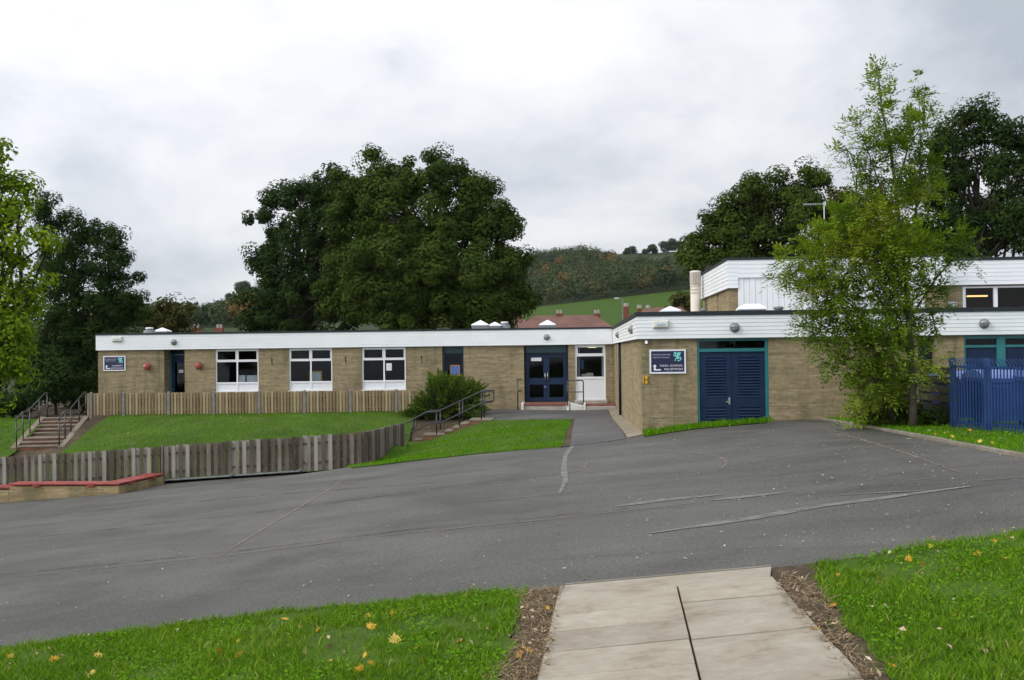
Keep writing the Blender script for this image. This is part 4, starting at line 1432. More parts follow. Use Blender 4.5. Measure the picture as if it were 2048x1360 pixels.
# red hexagonal wall baskets either side of the nursery porch
for px, py, lab in ((295.5, 732.5, 'red six sided ornament with a white spot, left of the recessed nursery door'),
                    (398.5, 731, 'plain red six sided ornament between the nursery door and the first window')):
    c = P(px, py, Y1)
    t = thing('wall_ornament', lab, 'wall ornament', c, 'red ornaments beside the nursery door')
    MB().lathe([(.05, .0), (.15, -.05), (.17, -.12), (.12, -.18), (.03, -.20)], c, 'Y', 6).build('shell', MT['redplastic'], t)
    MB().lathe([(.175, -.105), (.18, -.115), (.175, -.125)], c, 'Y', 6).build('rim', basic('dark_red_rim', (0.16, 0.03, 0.02), 0.5), t)
    if px < 300:
        MB().lathe([(.035, -.19), (.03, -.205), (.005, -.21)], (c.x - .075, c.y, c.z + .015), 'Y', 10).build('white_spot', MT['whitepaint'], t, True)
        MB().lathe([(.02, -.19), (.018, -.2), (.004, -.206)], (c.x + .05, c.y, c.z - .0), 'Y', 10).build('dark_spot', MT['black'], t, True)
# basket brackets
for px, py, lab in ((544, 722, 'bare black basket bracket on the brick pier between the first and second windows'),
                    (691.5, 720, 'bare black basket bracket on the brick pier between the second and third windows'),
                    (843.5, 719, 'bare black basket bracket on the brick between the third window and the juniper')):
    c = P(px, py, Y1)
    t = thing('basket_bracket', lab, 'bracket', c, 'empty basket brackets on the brick piers')
    MB().box(c.x - .012, c.y - .012, c.z - .16, c.x + .012, c.y - .001, c.z + .14).build('back_plate', MT['black'], t)
    MB().tube([(c.x, c.y - .012, c.z + .12), (c.x, c.y - .2, c.z + .13), (c.x + .05, c.y - .26, c.z + .16)], .009, 6).build('arm', MT['black'], t)
    MB().tube([(c.x, c.y - .012, c.z - .12), (c.x, c.y - .17, c.z + .118)], .007, 6).build('stay', MT['black'], t)


# notices and things seen in the windows
def flat(name, px0, px1, py0, py1, Y, mat, label, cat, th=.01, border=None):
    a, b = P(px0, py0, Y), P(px1, py1, Y)
    t = thing(name, label, cat, (a.x, Y, b.z))
    if border:
        MB().box(a.x, Y, b.z, b.x, Y + th, a.z).build('border', MT[border], t)
        d = (b.x - a.x) * .1
        MB().box(a.x + d, Y - .004, b.z + d, b.x - d, Y - .001, a.z - d).build('sheet', MT[mat], t)
    else:
        MB().box(a.x, Y, b.z, b.x, Y + th, a.z).build('sheet', MT[mat], t)
    return t


flat('notice', 772.5, 783.5, 726.5, 741, Y1 + .07, 'paper', 'white paper notice on the right pane of the third window', 'notice', .004)
flat('poster', 900, 920, 730, 752, Y1 + .235, 'poster', 'blue poster with orange border on the dark door above the juniper', 'poster', .01, 'orange')
flat('notice', 357.5, 366.5, 739.5, 745.5, Y1 + .68, 'paper', 'small white notice on the glass of the recessed nursery door', 'notice', .004)
flat('notice', 1062, 1083, 715.5, 722, Y1 + .21, 'paper', 'white strip notice on the left leaf of the main double doors', 'notice', .004)
flat('display_board', 618, 644, 742, 764, Y1 + .8, 'paper', 'pale display board with a yellow edge inside the second window', 'display board', .03, 'yellow')
for px0, px1, lab in ((478, 490, 'narrow pale box standing inside the first window by the mullion'), (493.5, 514, 'wide pale box standing inside the first window at its right edge')):
    a, b = P(px0, 751, Y1 + .5), P(px1, 766, Y1 + .5)
    t = thing('storage_box', lab, 'box', ((a.x + b.x) / 2, Y1 + .6, b.z))
    MB().box(a.x, Y1 + .5, b.z, b.x, Y1 + .75, a.z - .04).build('body', MT['paper'], t)
    MB().box(a.x - .01, Y1 + .49, a.z - .039, b.x + .01, Y1 + .76, a.z).build('lid', MT['signwhite'], t)
a, b = P(1163, 748, Y1 + .45), P(1187, 758, Y1 + .45)
t = thing('printer', 'pale grey printer on the sill inside the white framed reception window', 'printer', ((a.x + b.x) / 2, Y1 + .6, b.z))
MB().box(a.x, Y1 + .45, b.z, b.x, Y1 + .8, a.z).build('body', MT['cream'], t, bevel=.01)
MB().box(a.x + .2, Y1 + .46, a.z + .001, b.x - .02, Y1 + .7, a.z + .04).build('lid', MT['paper'], t)
MB().box(a.x + .05, Y1 + .43, b.z + .03, b.x - .1, Y1 + .449, b.z + .09).build('tray', MT['greymetal'], t)
flat('wall_calendar', 1161, 1168, 720, 738, Y1 + .9, 'poster', 'blue hanging chart inside the reception window', 'wall chart', .01)
for px0, px1, lab in ((1156, 1160, 'pale curtain at the left side of the reception window'), (1203, 1208, 'pale curtain at the right side of the reception window')):
    a, b = P(px0, 697, Y1 + .3), P(px1, 758, Y1 + .3)
    mb = MB()
    n = 10
    mb.add([(a.x + (b.x - a.x) * k / n, Y1 + .3 + .02 * (k % 2), z) for k in range(n + 1) for z in (b.z, a.z)], [(2 * k, 2 * k + 2, 2 * k + 3, 2 * k + 1) for k in range(n)])
    tag(mb.build('curtain', MT['paper'], None), lab, 'curtain', 'curtains in the reception window')
flat('notice', 1897, 1914, 604, 612, Y3b - .02, 'paper', 'white notice on the upper brick wall left of the hall windows', 'notice', .01)


# ------------------------------------------------------------------ roof furniture
def skylight(px, py_top, Y, half, label, zroof, hgt=None, flat_=False):
    p = P(px, py_top, Y)
    h = half
    base = p.z - (hgt or h * .62)
    t = thing('roof_light', label, 'roof light', (p.x, Y, zroof), 'white roof lights on the flat roofs')
    MB().box(p.x - h * .95, Y - h * .95, zroof - .02, p.x + h * .95, Y + h * .95, base).build('kerb', MT['greymetal'], t)
    m2 = MB()
    if flat_:
        m2.add([(p.x + i * h * s, Y + j * h * s, z) for (s, z) in ((1, base + .002), (1, base + .03), (.85, base + (p.z - base) * .55), (.55, p.z), (.5, p.z)) for i, j in ((-1, -1), (1, -1), (1, 1), (-1, 1))],
               [(4 * r + k, 4 * r + (k + 1) % 4, 4 * r + 4 + (k + 1) % 4, 4 * r + 4 + k) for r in range(4) for k in range(4)] + [(16, 17, 18, 19)])
    else:
        m2.add([(p.x - h, Y - h, base + .002), (p.x + h, Y - h, base + .002), (p.x + h, Y + h, base + .002), (p.x - h, Y + h, base + .002),
                (p.x - h, Y - h, base + .04), (p.x + h, Y - h, base + .04), (p.x + h, Y + h, base + .04), (p.x - h, Y + h, base + .04), (p.x, Y, p.z)],
               [(0, 1, 5, 4), (1, 2, 6, 5), (2, 3, 7, 6), (3, 0, 4, 7), (4, 5, 8), (5, 6, 8), (6, 7, 8), (7, 4, 8)])
    m2.build('dome', MT['skylight'], t)
    return t


r1, r2 = zt - .02, z2t - .03
skylight(961, 640, Y1 + 1.6, .38, 'large white pyramid roof light, left of the close pair above the plain brick wall', r1, .25)
skylight(990, 643.5, Y1 + 3.2, .30, 'smaller white pyramid roof light, right of the close pair, beside a round vent', r1, .2)
skylight(1095, 639.5, Y1 + 1.6, .37, 'white pyramid roof light standing alone above the main double doors', r1, .25)
skylight(325, 655, Y1 + 2.6, .32, 'white pyramid roof light beside a round vent at the left end of the roof', r1, .2)
skylight(1340, 612, Y2 + 2.6, .29, 'white pyramid roof light near the corner of the nearer block roof', r2, .17)
skylight(1502, 608.5, Y2 + 1.4, .36, 'low flat topped white roof light in front of the white hall cladding', r2, .16, True)
skylight(1688, 601, Y2 + 2.4, .40, 'white pyramid roof light half hidden behind the young tree', r2, .2)


def vent(px, py, Y, r, mat, label, zroof):
    p = P(px, py, Y)
    t = thing('roof_vent', label, 'roof vent', (p.x, Y, zroof))
    MB().lathe([(r * 1.5, zroof - .02 - p.z), (r * 1.4, -.14), (r * .8, -.10), (r * .8, -.08)], p, 'Z', 20).build('base', MT['greymetal'], t, True)
    MB().lathe([(r * .8, -.08), (r, -.07), (r, -.02), (r * .8, 0), (.01, .01)], p, 'Z', 20).build('cowl', mat, t, True)


vent(299, 655, Y1 + 1.8, .18, MT['whitepaint'], 'white round mushroom vent on the roof at the left end of the wing', r1)
vent(1009, 643.5, Y1 + 3.6, .18, MT['whitepaint'], 'pale round vent on the roof beside the close pair of roof lights', r1)
vent(1557, 613, Y2 + 1.6, .14, MT['greymetal'], 'dark round vent on the nearer roof in front of the hall cladding', r2)
vent(1406, 617.5, Y2 + 4, .08, MT['greymetal'], 'small dark vent pipe on the nearer roof by the hall pier', r2)

# flue stack
p = P(1390.5, 541, 42.5)
r = .215
t = thing('flue_stack', 'cream round flue stack with a louvred cap at the corner of the hall', 'flue', (p.x, p.y, 1.0))
MB().lathe([(r, 1.0 - p.z), (r, -.62)], p, 'Z', 20).build('shaft', MT['cream'], t, True)
mb = MB()
for z in (-.66, -.80, -.94):
    mb.lathe([(r + .004, z - .02), (r + .018, z - .015), (r + .018, z + .015), (r + .004, z + .02)], p, 'Z', 20)
mb.build('band', MT['cream'], t)
mb = MB()
for k in range(20):
    a = 2 * math.pi * k / 20
    mb.obox(p + Vector((math.cos(a) * r * .98, math.sin(a) * r * .98, -.35)), (math.cos(a), math.sin(a), 0), (-math.sin(a), math.cos(a), 0), (0, 0, 1), .02, .018, .26)
mb.build('louvre_cage', MT['cream'], t)
MB().lathe([(r * .75, -.6), (r * .75, -.09)], p, 'Z', 16).build('inner_pipe', MT['redtile'], t, True)
MB().lathe([(r + .02, -.09), (r + .03, -.05), (r * .7, -.01), (.01, 0)], p, 'Z', 20).build('cap', MT['cream'], t, True)
# aerial
p = P(1648, 408, Y3 + 4)
t = thing('tv_aerial', 'silver television aerial on a mast above the hall roof in front of the dark trees', 'aerial', (p.x, p.y, z3t))
MB().tube([(p.x, p.y, z3t - .2), (p.x, p.y, p.z + .06)], .02, 6).build('mast', MT['steel'], t)
MB().tube([(p.x - .8, p.y, p.z), (p.x + .1, p.y, p.z)], .012, 6).build('boom', MT['steel'], t)
mb = MB()
for k in range(9):
    x = p.x - .78 + k * .09
    mb.tube([(x, p.y - .16, p.z + .005), (x, p.y + .16, p.z + .005)], .007, 5)
    mb.tube([(x, p.y, p.z - .05), (x, p.y, p.z + .05)], .006, 5)
mb.build('element', MT['steel'], t)
MB().box(p.x + .02, p.y - .1, p.z - .09, p.x + .05, p.y + .1, p.z + .1).build('reflector', MT['steel'], t)

# ------------------------------------------------------------------ door steps
t = thing('entrance_step', 'red tiled entrance step with white painted ends below the main double doors', 'doorstep', (fx(1091), Y1 - .6, 0))
a, b = fx(1041, Y1 - .9), fx(1133, Y1 - .9)
zf = fz(804.5, 1090)
MB().box(a + .12, Y1 - .9, -.3, b - .02, Y1 - .002, zf - .10).build('riser', MT['concrete'], t, bevel=.01)
MB().box(a + .12, Y1 - .92, zf - .099, b - .02, Y1 - .002, zf - .002).build('tread', MT['redtile'], t, bevel=.012)
for xa in (a, b - .019):
    MB().box(xa, Y1 - 1.0, -.3, xa + .118, Y1 - .002, zf + .03).build('side_kerb', MT['whitepaint'], t, bevel=.03)
a2, b2 = fx(1139, Y1 - 1.0), fx(1170, Y1 - 1.0)
t = thing('side_ramp', 'white painted sloping block with a hooped rail beside the entrance step', 'ramp', ((a2 + b2) / 2, Y1 - .6, 0))
MB().prism([(a2, Y1 - .95, -.3), (b2 - .1, Y1 - .95, -.3), (b2 - .1, Y1 - .95, zf - .12), (a2, Y1 - .95, zf + .0)], (0, .9, 0)).build('block', MT['whitepaint'], t, bevel=.02)
MB().box(b2 - .099, Y1 - 1.05, -.3, b2 + .01, Y1 - .05, zf + .0).build('end_kerb', MT['whitepaint'], t, bevel=.03)
t = thing('window_step', 'low concrete step with a worn red top under the reception window', 'doorstep', (fx(1200), Y1 - .7, 0))
a3, b3 = b2 + .03, XS - .06
MB().box(a3, Y1 - 1.2, -.3, b3, Y1 - .003, .22).build('riser', MT['concrete'], t, bevel=.01)
MB().box(a3, Y1 - .9, .221, b3, Y1 - .003, .30).build('tread', MT['redtile'], t, bevel=.01)
MB().box(fx(1147), Y1 - .3, .301, fx(1213), Y1 - .06, fz(800.5, 1180)).build('sill_block', MT['concrete'], t)

# rails at the main doors
yr = Y1 - 1.0
p0, p1 = P(1035, 757, yr), P(1035, 834, yr)
t = thing('door_rail', 'short black rail post with two stubs left of the main double doors', 'handrail', (p0.x, yr, p1.z))
MB().tube([(p0.x, yr, 0.0), (p0.x, yr, p0.z)], .025, 8).build('post', MT['railblack'], t, True)
for py in (759.5, 782.5):
    z = P(1035, py, yr).z
    MB().tube([(p0.x, yr, z), (p0.x + .05, yr + .05, z), (p0.x + .08, Y1 - .01, z)], .025, 8).build('rail', MT['railblack'], t, True)
t = thing('door_rail', 'black hooped handrail with a middle bar right of the main double doors', 'handrail', (P(1150, 760, yr).x, yr, 0))
xa, xb = P(1134.5, 760, yr).x, P(1166.5, 760, yr).x
zt1, zt2 = P(1150, 761, yr).z, P(1150, 784, yr).z
mb = MB().tube([(xa, yr, zt1), (xb - .06, yr, zt1), (xb - .015, yr, zt1 - .015), (xb, yr, zt1 - .06), (xb, yr, 0.0)], .025, 8)
mb.build('hoop', MT['railblack'], t, True)
MB().tube([(xa, yr, zt2), (xb, yr, zt2)], .02, 8).build('rail', MT['railblack'], t, True)
MB().tube([(xa, yr, zf - .1), (xa, yr, zt1)], .025, 8).build('post', MT['railblack'], t, True)


# ------------------------------------------------------------------ fences
def picket(parent, A, B, base, top, pitch, bw, mat, back=True, jit=0.0, rails=(.22, .78), name='board_panel'):
    """hit-and-miss boards from A to B (plan points); base(x,y), top(x,y) give heights"""
    A, B = Vector((A[0], A[1], 0)), Vector((B[0], B[1], 0))
    t = (B - A)
    L = t.length
    t.normalize()
    nrm = Vector((t.y, -t.x, 0))
    if nrm.y > 0:
        nrm = -nrm
    mb = MB()
    n = max(1, int(L / pitch))
    for k in range(n):
        for side in ((1, -1) if back else (1,)):
            s = (k + .5 + (0 if side == 1 else .5)) * L / n
            c = A + t * s + nrm * (.028 * side)
            z0 = base(c.x, c.y) + random.uniform(0, jit)
            z1 = top(c.x, c.y) + random.uniform(-jit, jit) * .8
            tilt = random.uniform(-jit, jit) * .25
            az = (Vector((0, 0, 1)) + t * tilt).normalized()
            ax = t
            mb.obox(c + Vector((0, 0, (z0 + z1) / 2)), ax, nrm, az, bw / 2 * random.uniform(.9, 1.06), .009, (z1 - z0) / 2)
    o = mb.build(name, mat, parent)
    for r in rails:
        za = base(A.x, A.y) * (1 - r) + top(A.x, A.y) * r
        zb_ = base(B.x, B.y) * (1 - r) + top(B.x, B.y) * r
        a, b = A + Vector((0, 0, za)), B + Vector((0, 0, zb_))
        MB().obox((a + b) / 2, b - a, nrm, (b - a).cross(nrm), (b - a).length / 2, .0185, .024).build('rail', MT['railwood'] if mat == MT['oldwood'] else mat, parent)
    return o


YF = 39.6
fpx = [170.5, 183, 248, 338, 428, 519, 609.5, 701.5, 793, 853]
ftop = lambda x, y=None: P(500, 783.5, YF).z + (x - P(500, 783, YF).x) * .001
t = thing('picket_fence', 'new yellowish timber picket fence with grey posts in front of the school wing', 'fence', (P(500, 830, YF).x, YF, 0))
fxs = [P(p, 800, YF).x for p in fpx]
fb = lambda x, y: Tz(x, YF) + .04
for a, b in zip(fxs[:-1], fxs[1:]):
    picket(t, (a + .07, YF), (b - .07, YF), fb, ftop, .125, .078, MT['newwood'], True, .006)
for x in fxs[1:]:
    zb_ = Tz(x, YF)
    m2 = MB()
    m2.box(x - .055, YF - .08, zb_ - .15, x + .055, YF + .03, ftop(x) + .02)
    m2.add([(x - .055, YF - .08, ftop(x) + .021), (x + .055, YF - .08, ftop(x) + .021), (x + .055, YF + .03, ftop(x) + .021), (x - .055, YF + .03, ftop(x) + .021), (x, YF - .025, ftop(x) + .06)],
           [(0, 1, 4), (1, 2, 4), (2, 3, 4), (3, 0, 4)])
    m2.build('post', MT['post'], t)

YL = 27.5
tops = [(-150, 922), (0, 914.5), (150, 905), (327, 893), (470, 882), (600, 873), (703, 866), (741, 861)]
txs = [P(a, b, YL).x for a, b in tops]
tzs = [P(a, b, YL).z for a, b in tops]
ltop = lambda x, y=None: float(np.interp(x, txs, tzs))
lbase = lambda x, y: Tz(x, YL) + .04
X_ = lambda px: P(px, 940, YL).x
t = thing('picket_fence', 'weathered grey brown picket fence behind the red bench, left of the gate', 'fence', (X_(150), YL, Tz(X_(150), YL)), 'weathered fencing round the sunken lawn')
cuts = [-150, -40, 60, 160, 245, 322]
for a, b in zip(cuts[:-1], cuts[1:]):
    picket(t, (X_(a), YL), (X_(b), YL), lbase, ltop, .186, .105, MT['oldwood'], True, .02)
for a in cuts[1:]:
    x = X_(a)
    MB().box(x - .05, YL + .045, Tz(x, YL) - .1, x + .05, YL + .145, ltop(x) - .02).build('post', MT['post'], t)
t = thing('gate', 'weathered timber gate leaf with a grey bottom rail and two dark castors', 'gate', (X_(450), YL, Tz(X_(450), YL)))
ga, gb = X_(327), X_(610)
gbase = lambda x, y: Tz(x, YL) + .10
for a, b in ((ga, (ga + gb) / 2), ((ga + gb) / 2 + .01, gb)):
    picket(t, (a, YL), (b, YL), gbase, ltop, .186, .105, MT['oldwood'], True, .018)
mb = MB().tube([(ga, YL, Tz(ga, YL) + .07), (gb, YL, Tz(gb, YL) + .07)], .028, 8)
mb.build('bottom_rail', MT['greymetal'], t)
for px in (465, 602):
    x = X_(px)
    zg = Tz(x, YL - .06)
    c = MB().lathe([(.055, -.025), (.055, .025)], (x, YL - .06, zg + .057), 'X', 16).build('castor', MT['black'], t)
    MB().box(x - .035, YL - .085, zg + .06, x + .035, YL - .032, zg + .14).build('bracket', MT['greymetal'], c)
MB().box(ga - .06, YL - .03, Tz(ga, YL) - .1, ga - .005, YL + .06, ltop(ga) + .03).build('hanging_post', MT['oldwood'], t)
t = thing('picket_fence', 'weathered grey picket fence turning a corner between the gate and the right hand steps', 'fence', (X_(690), YL, Tz(X_(690), YL)), 'weathered fencing round the sunken lawn')
xc = X_(741)
picket(t, (gb + .02, YL), (xc, YL), lbase, ltop, .186, .105, MT['oldwood'], True, .02)
fe = P(808, 870, 36.3)
b0, b1, t0, t1 = Tz(xc, YL), Tz(fe.x, fe.y), ltop(xc), P(808, 845.5, 36.3).z
def fr_(y): return min(1, max(0, (y - YL) / (fe.y - YL)))
sb = lambda x, y: Tz(x, y) + .03
st_ = lambda x, y: t0 + (t1 - t0) * fr_(y)
ps = [0, .25, .5, .75, 1]
for a, b in zip(ps[:-1], ps[1:]):
    A = (xc + (fe.x - xc) * a, YL + (fe.y - YL) * a)
    B = (xc + (fe.x - xc) * b, YL + (fe.y - YL) * b)
    picket(t, A, B, sb, st_, .186, .105, MT['oldwood'], True, .015)
    MB().box(B[0] - .16, B[1] - .05, Tz(*B) - .1, B[0] - .05, B[1] + .05, st_(*B) - .02).build('post', MT['post'], t)
MB().box(xc - .16, YL + .045, Tz(xc, YL) - .1, xc - .06, YL + .145, ltop(xc) - .02).build('post', MT['post'], t)

# timber rail screen and blue palisade on the right
t = thing('timber_screen', 'dark stained timber screen of wide horizontal boards behind the young tree', 'fence', (7.5, 23.5, Tz(7.5, 23.5)))
pts_s = [(7.72, 20.72), (7.62, 22.6), (7.55, 24.5), (7.5, 26.35)]
zt_s = P(1893, 735.5, 20.7).z
for (a, b) in zip(pts_s[:-1], pts_s[1:]):
    A, B = Vector((*a, 0)), Vector((*b, 0))
    tt = (B - A)
    mb = MB()
    zg = Tz(*a)
    n = 6
    for k in range(n):
        zc = zt_s - .07 - k * (zt_s - zg - .1) / (n - .2)
        mb.obox((A + B) / 2 + Vector((0.03 * (k % 2), 0, zc)), tt, (tt.y, -tt.x, 0), (0, 0, 1), tt.length / 2 - .02, .014, .072)
    mb.build('board_panel', MT['darkwood'], t)
for a in pts_s[1:] + [(7.68, 21.6), (7.58, 23.5)]:
    MB().box(a[0] + .05, a[1] - .05, Tz(*a) - .1, a[0] + .15, a[1] + .05, zt_s - .03).build('post', MT['darkwood'], t)

t = thing('palisade_fence', 'bright blue steel palisade fence with curved pale tips round the bins', 'fence', (7.75, 18.5, Tz(7.75, 18.5)))
PA = Vector((P(1900, 790, 20.6).x, 20.6, 0))
PB = Vector((7.80, 12.5, 0))
tt = (PB - PA).normalized()
nn = Vector((-1, 0, 0))
ztp = P(1903, 713.5, 20.5).z
posts_y = [20.55, 19.0, 17.35, 15.7, 14.1, 12.6]
pos = lambda y: PA + (PB - PA) * ((PA.y - y) / (PA.y - PB.y))
for y0, y1 in zip(posts_y[:-1], posts_y[1:]):
    mb = MB()
    n = int((y0 - y1) / .125)
    for k in range(n):
        y = y0 - (k + .5) * (y0 - y1) / n
        c = pos(y)
        zb_ = Tz(c.x, c.y) + .05
        zt_ = ztp - .05
        wv = .013
        for (dx, ww) in ((0, wv),):
            q = [c + tt * s + nn * off for s, off in ((-wv, .0), (-.012, .018), (.012, .018), (wv, .0))]
            lv = [(zb_, 0, 1), (zt_ - .10, 0, 1), (zt_ - .03, .03, .8), (zt_ + .03, .085, .25)]
            vs = []
            for z, o_, sc in lv:
                for s, off in ((-wv, .0), (-.012, .018), (.012, .018), (wv, .0)):
                    v = c + tt * (s * sc) + nn * (off + o_ + .02)
                    vs.append((v.x, v.y, z))
            fs = [(4 * r + j, 4 * r + j + 1, 4 * r + j + 5, 4 * r + j + 4) for r in range(3) for j in range(3)]
            mb.add(vs, fs)
    mb.build('pale_panel', MT['bluepaint'], t)
for y in posts_y:
    c = pos(y)
    MB().box(c.x - .015, c.y - .045, Tz(c.x, c.y) - .1, c.x + .08, c.y + .045, ztp - .02).build('post', MT['bluepaint'], t)
for zz_ in (ztp - .19, None):
    for y0, y1 in zip(posts_y[:-1], posts_y[1:]):
        a, b = pos(y0 - .05), pos(y1 + .05)
        a.z = zz_ if zz_ else Tz(a.x, a.y) + .16
        b.z = zz_ if zz_ else Tz(b.x, b.y) + .16
        MB().obox((a + b) / 2, b - a, (1, 0, 0), (0, 0, 1), (b - a).length / 2, .012, .022).build('rail', MT['bluepaint'], t)


def bin_(x, y, label, s=1.0):
    z = Tz(x, y)
    t = thing('wheelie_bin', label, 'bin', (x, y, z), 'blue bins behind the palisade')
    w, d, h = .62 * s, .52 * s, 1.02
    mb = MB()
    mb.add([(x + i * w * f, y + j * d * f, z + hh) for f, hh in ((.84, .17), (1, h - .1), (1.05, h - .08), (1.05, h)) for i, j in ((-1, -1), (1, -1), (1, 1), (-1, 1))],
           [(4 * r + k, 4 * r + (k + 1) % 4, 4 * r + 4 + (k + 1) % 4, 4 * r + 4 + k) for r in range(3) for k in range(4)] + [(3, 2, 1, 0)])
    mb.build('body', MT['bluebin'], t)
    n = 8
    vs = []
    for k in range(n + 1):
        a = math.pi * k / n
        for i in (-1, 1):
            vs.append((x + i * w * 1.05, y - math.cos(a) * d * 1.06, z + h + .004 + math.sin(a) * .17))
    lid = MB().add(vs, [(2 * k, 2 * k + 1, 2 * k + 3, 2 * k + 2) for k in range(n)] + [tuple(2 * k for k in range(n + 1)), tuple(2 * k + 1 for k in range(n, -1, -1))])
    lid.build('lid', MT['bluelid'], t)
    for i in (-.7, .7):
        for j in (-.6, .6):
            MB().lathe([(.085, -.03), (.085, .03)], (x + i * w, y + j * d, z + .086), 'X', 14).build('wheel', MT['black'], t)
    MB().tube([(x - w * .8, y - d * 1.06, z + h - .15), (x - w * .8, y - d * 1.2, z + h - .15), (x + w * .8, y - d * 1.2, z + h - .15), (x + w * .8, y - d * 1.06, z + h - .15)], .016, 6).build('handle', MT['bluebin'], t)


bin_(8.75, 20.9, 'blue wheeled bin behind the left bay of the palisade, seen through the pales')
bin_(8.85, 18.7, 'blue wheeled bin behind the palisade, the nearest of the bins to the camera')
bin_(8.72, 22.9, 'blue wheeled bin glimpsed between the dark boards of the timber screen')

# ------------------------------------------------------------------ bench wall on the left
YB = 25.2
zs = P(120, 967, YB).z
c0, c1 = P(18, 967, YB), P(237, 967, YB)
c2 = PZ(327, 947, zs)
t = thing('bench_wall', 'low buff brick wall with a red plank seat bending back at its right end', 'bench', ((c0.x + c2.x) / 2, YB + .3, Tz(c1.x, YB)))
TH = .46


def bench_seg(A, B, zs_, t, first=True):
    A, B = Vector((A[0], A[1], 0)), Vector((B[0], B[1], 0))
    d = (B - A)
    n = Vector((-d.y, d.x, 0)).normalized()
    zmin = min(Tz(A.x, A.y), Tz(B.x, B.y)) - .3
    MB().obox((A + B) / 2 + n * TH / 2 + Vector((0, 0, (zmin + zs_ - .075) / 2)), d, n, (0, 0, 1), d.length / 2, TH / 2, (zs_ - .075 - zmin) / 2).build('wall', MT['wall_brick'], t)
    for k in range(3):
        o = n * (.065 + k * .165)
        MB().obox((A + B) / 2 + o + Vector((0, 0, zs_ - .022 + .001 * k)), d, n, (0, 0, 1), d.length / 2 + .02, .078, .022).build('seat_plank', MT['redpaint'], t, bevel=.006)
    m = max(2, int(d.length / 1.05))
    mb = MB()
    for k in range(m):
        c = A + d * ((k + .5) / m)
        mb.obox(c + n * (TH / 2 - .02) + Vector((0, 0, zs_ - .06)), d, n, (0, 0, 1), .09, TH / 2 + .035, .0155)
    mb.build('bearer', MT['redpaint'], t)


nB = Vector((-(c2.y - c1.y), c2.x - c1.x, 0)).normalized()
bench_seg((c0.x, YB), (c1.x, c1.y), zs, t)
bench_seg((c1.x + .02, c1.y + .01), (c2.x, c2.y), zs + .004, t)
e = P(-120, 975, YB)
bench_seg((e.x, YB + .003), (c0.x - .01, YB + .003), zs - .085, t)


# ------------------------------------------------------------------ steps
def steps_left():
    n, run, wdt = 8, 3.6, 1.45
    bx, by = P(76, 905, 35.9).x, 35.9
    z0, z1 = Tz(bx, by) - .06, P(122, 834, 39.4).z
    ang = R(13)
    t = thing('garden_steps', 'flight of worn red brick steps with stone treads at the far left', 'steps', (bx, by, z0))
    treads, y = [], 0
    rise = (z1 - z0) / n
    for k in range(n):
        going = run / (n + 1.5) * (2.5 if k == 2 else 1)
        treads.append((y, y + going, z0 + rise * (k + 1)))
        y += going
    mr, mt_ = MB(), MB()
    for (a, b, z) in treads:
        mr.box(bx - wdt / 2, by + a, z - rise - .3, bx + wdt / 2, by + b + .02, z - .05)
        mt_.box(bx - wdt / 2, by + a - .03, z - .049, bx + wdt / 2, by + b - .005, z)
    mr.rot(ang, (bx, by)).build('riser', MT['stepbrick'], t)
    mt_.rot(ang, (bx, by)).build('tread', MT['oldconcrete'], t, bevel=.008)
    for s in (-1, 1):
        x = bx + s * (wdt / 2 + .11)
        m = MB().prism([(x - .1, by - .1, z0 - .3), (x - .1, by + run, z0 - .3), (x - .1, by + run, z1 + .03), (x - .1, by - .1, z0 + .08)], (.2, 0, 0))
        m.rot(ang, (bx, by)).build('side_kerb', MT['oldconcrete'], t)
    lab = {-1: 'black two bar handrail on the far left side of the brick steps', 1: 'black two bar handrail between the brick steps and the picket fence'}
    for s in (-1, 1):
        x = bx + s * (wdt / 2 + .02)
        L = [(-.15, z0 + .10), (treads[2][0], treads[2][2]), (treads[2][1] - .3, treads[2][2] + .02), (run, z1), (run + .35, z1)]
        rr = thing('handrail', lab[s], 'handrail', (x, by, z0), 'black tube handrails beside the steps')
        for hgt, rad in ((.98, .026), (.52, .018)):
            m = MB().tube([(x, by + yy, zz_ + hgt) for yy, zz_ in L], rad, 8)
            m.rot(ang, (bx, by)).build('rail', MT['railblack'], rr, True)
        for yy, zz_ in ((0.0, z0 + .18), (treads[2][0] + .02, treads[2][2]), (treads[2][1] - .1, treads[2][2] + .1), (treads[5][1], treads[5][2]), (run + .3, z1)):
            zr = float(np.interp(yy, [q[0] for q in L], [q[1] for q in L]))
            m = MB().tube([(x, by + yy, zr - .35), (x, by + yy, zr + .97)], .024, 8)
            m.rot(ang, (bx, by)).build('post', MT['railblack'], rr, True)


steps_left()


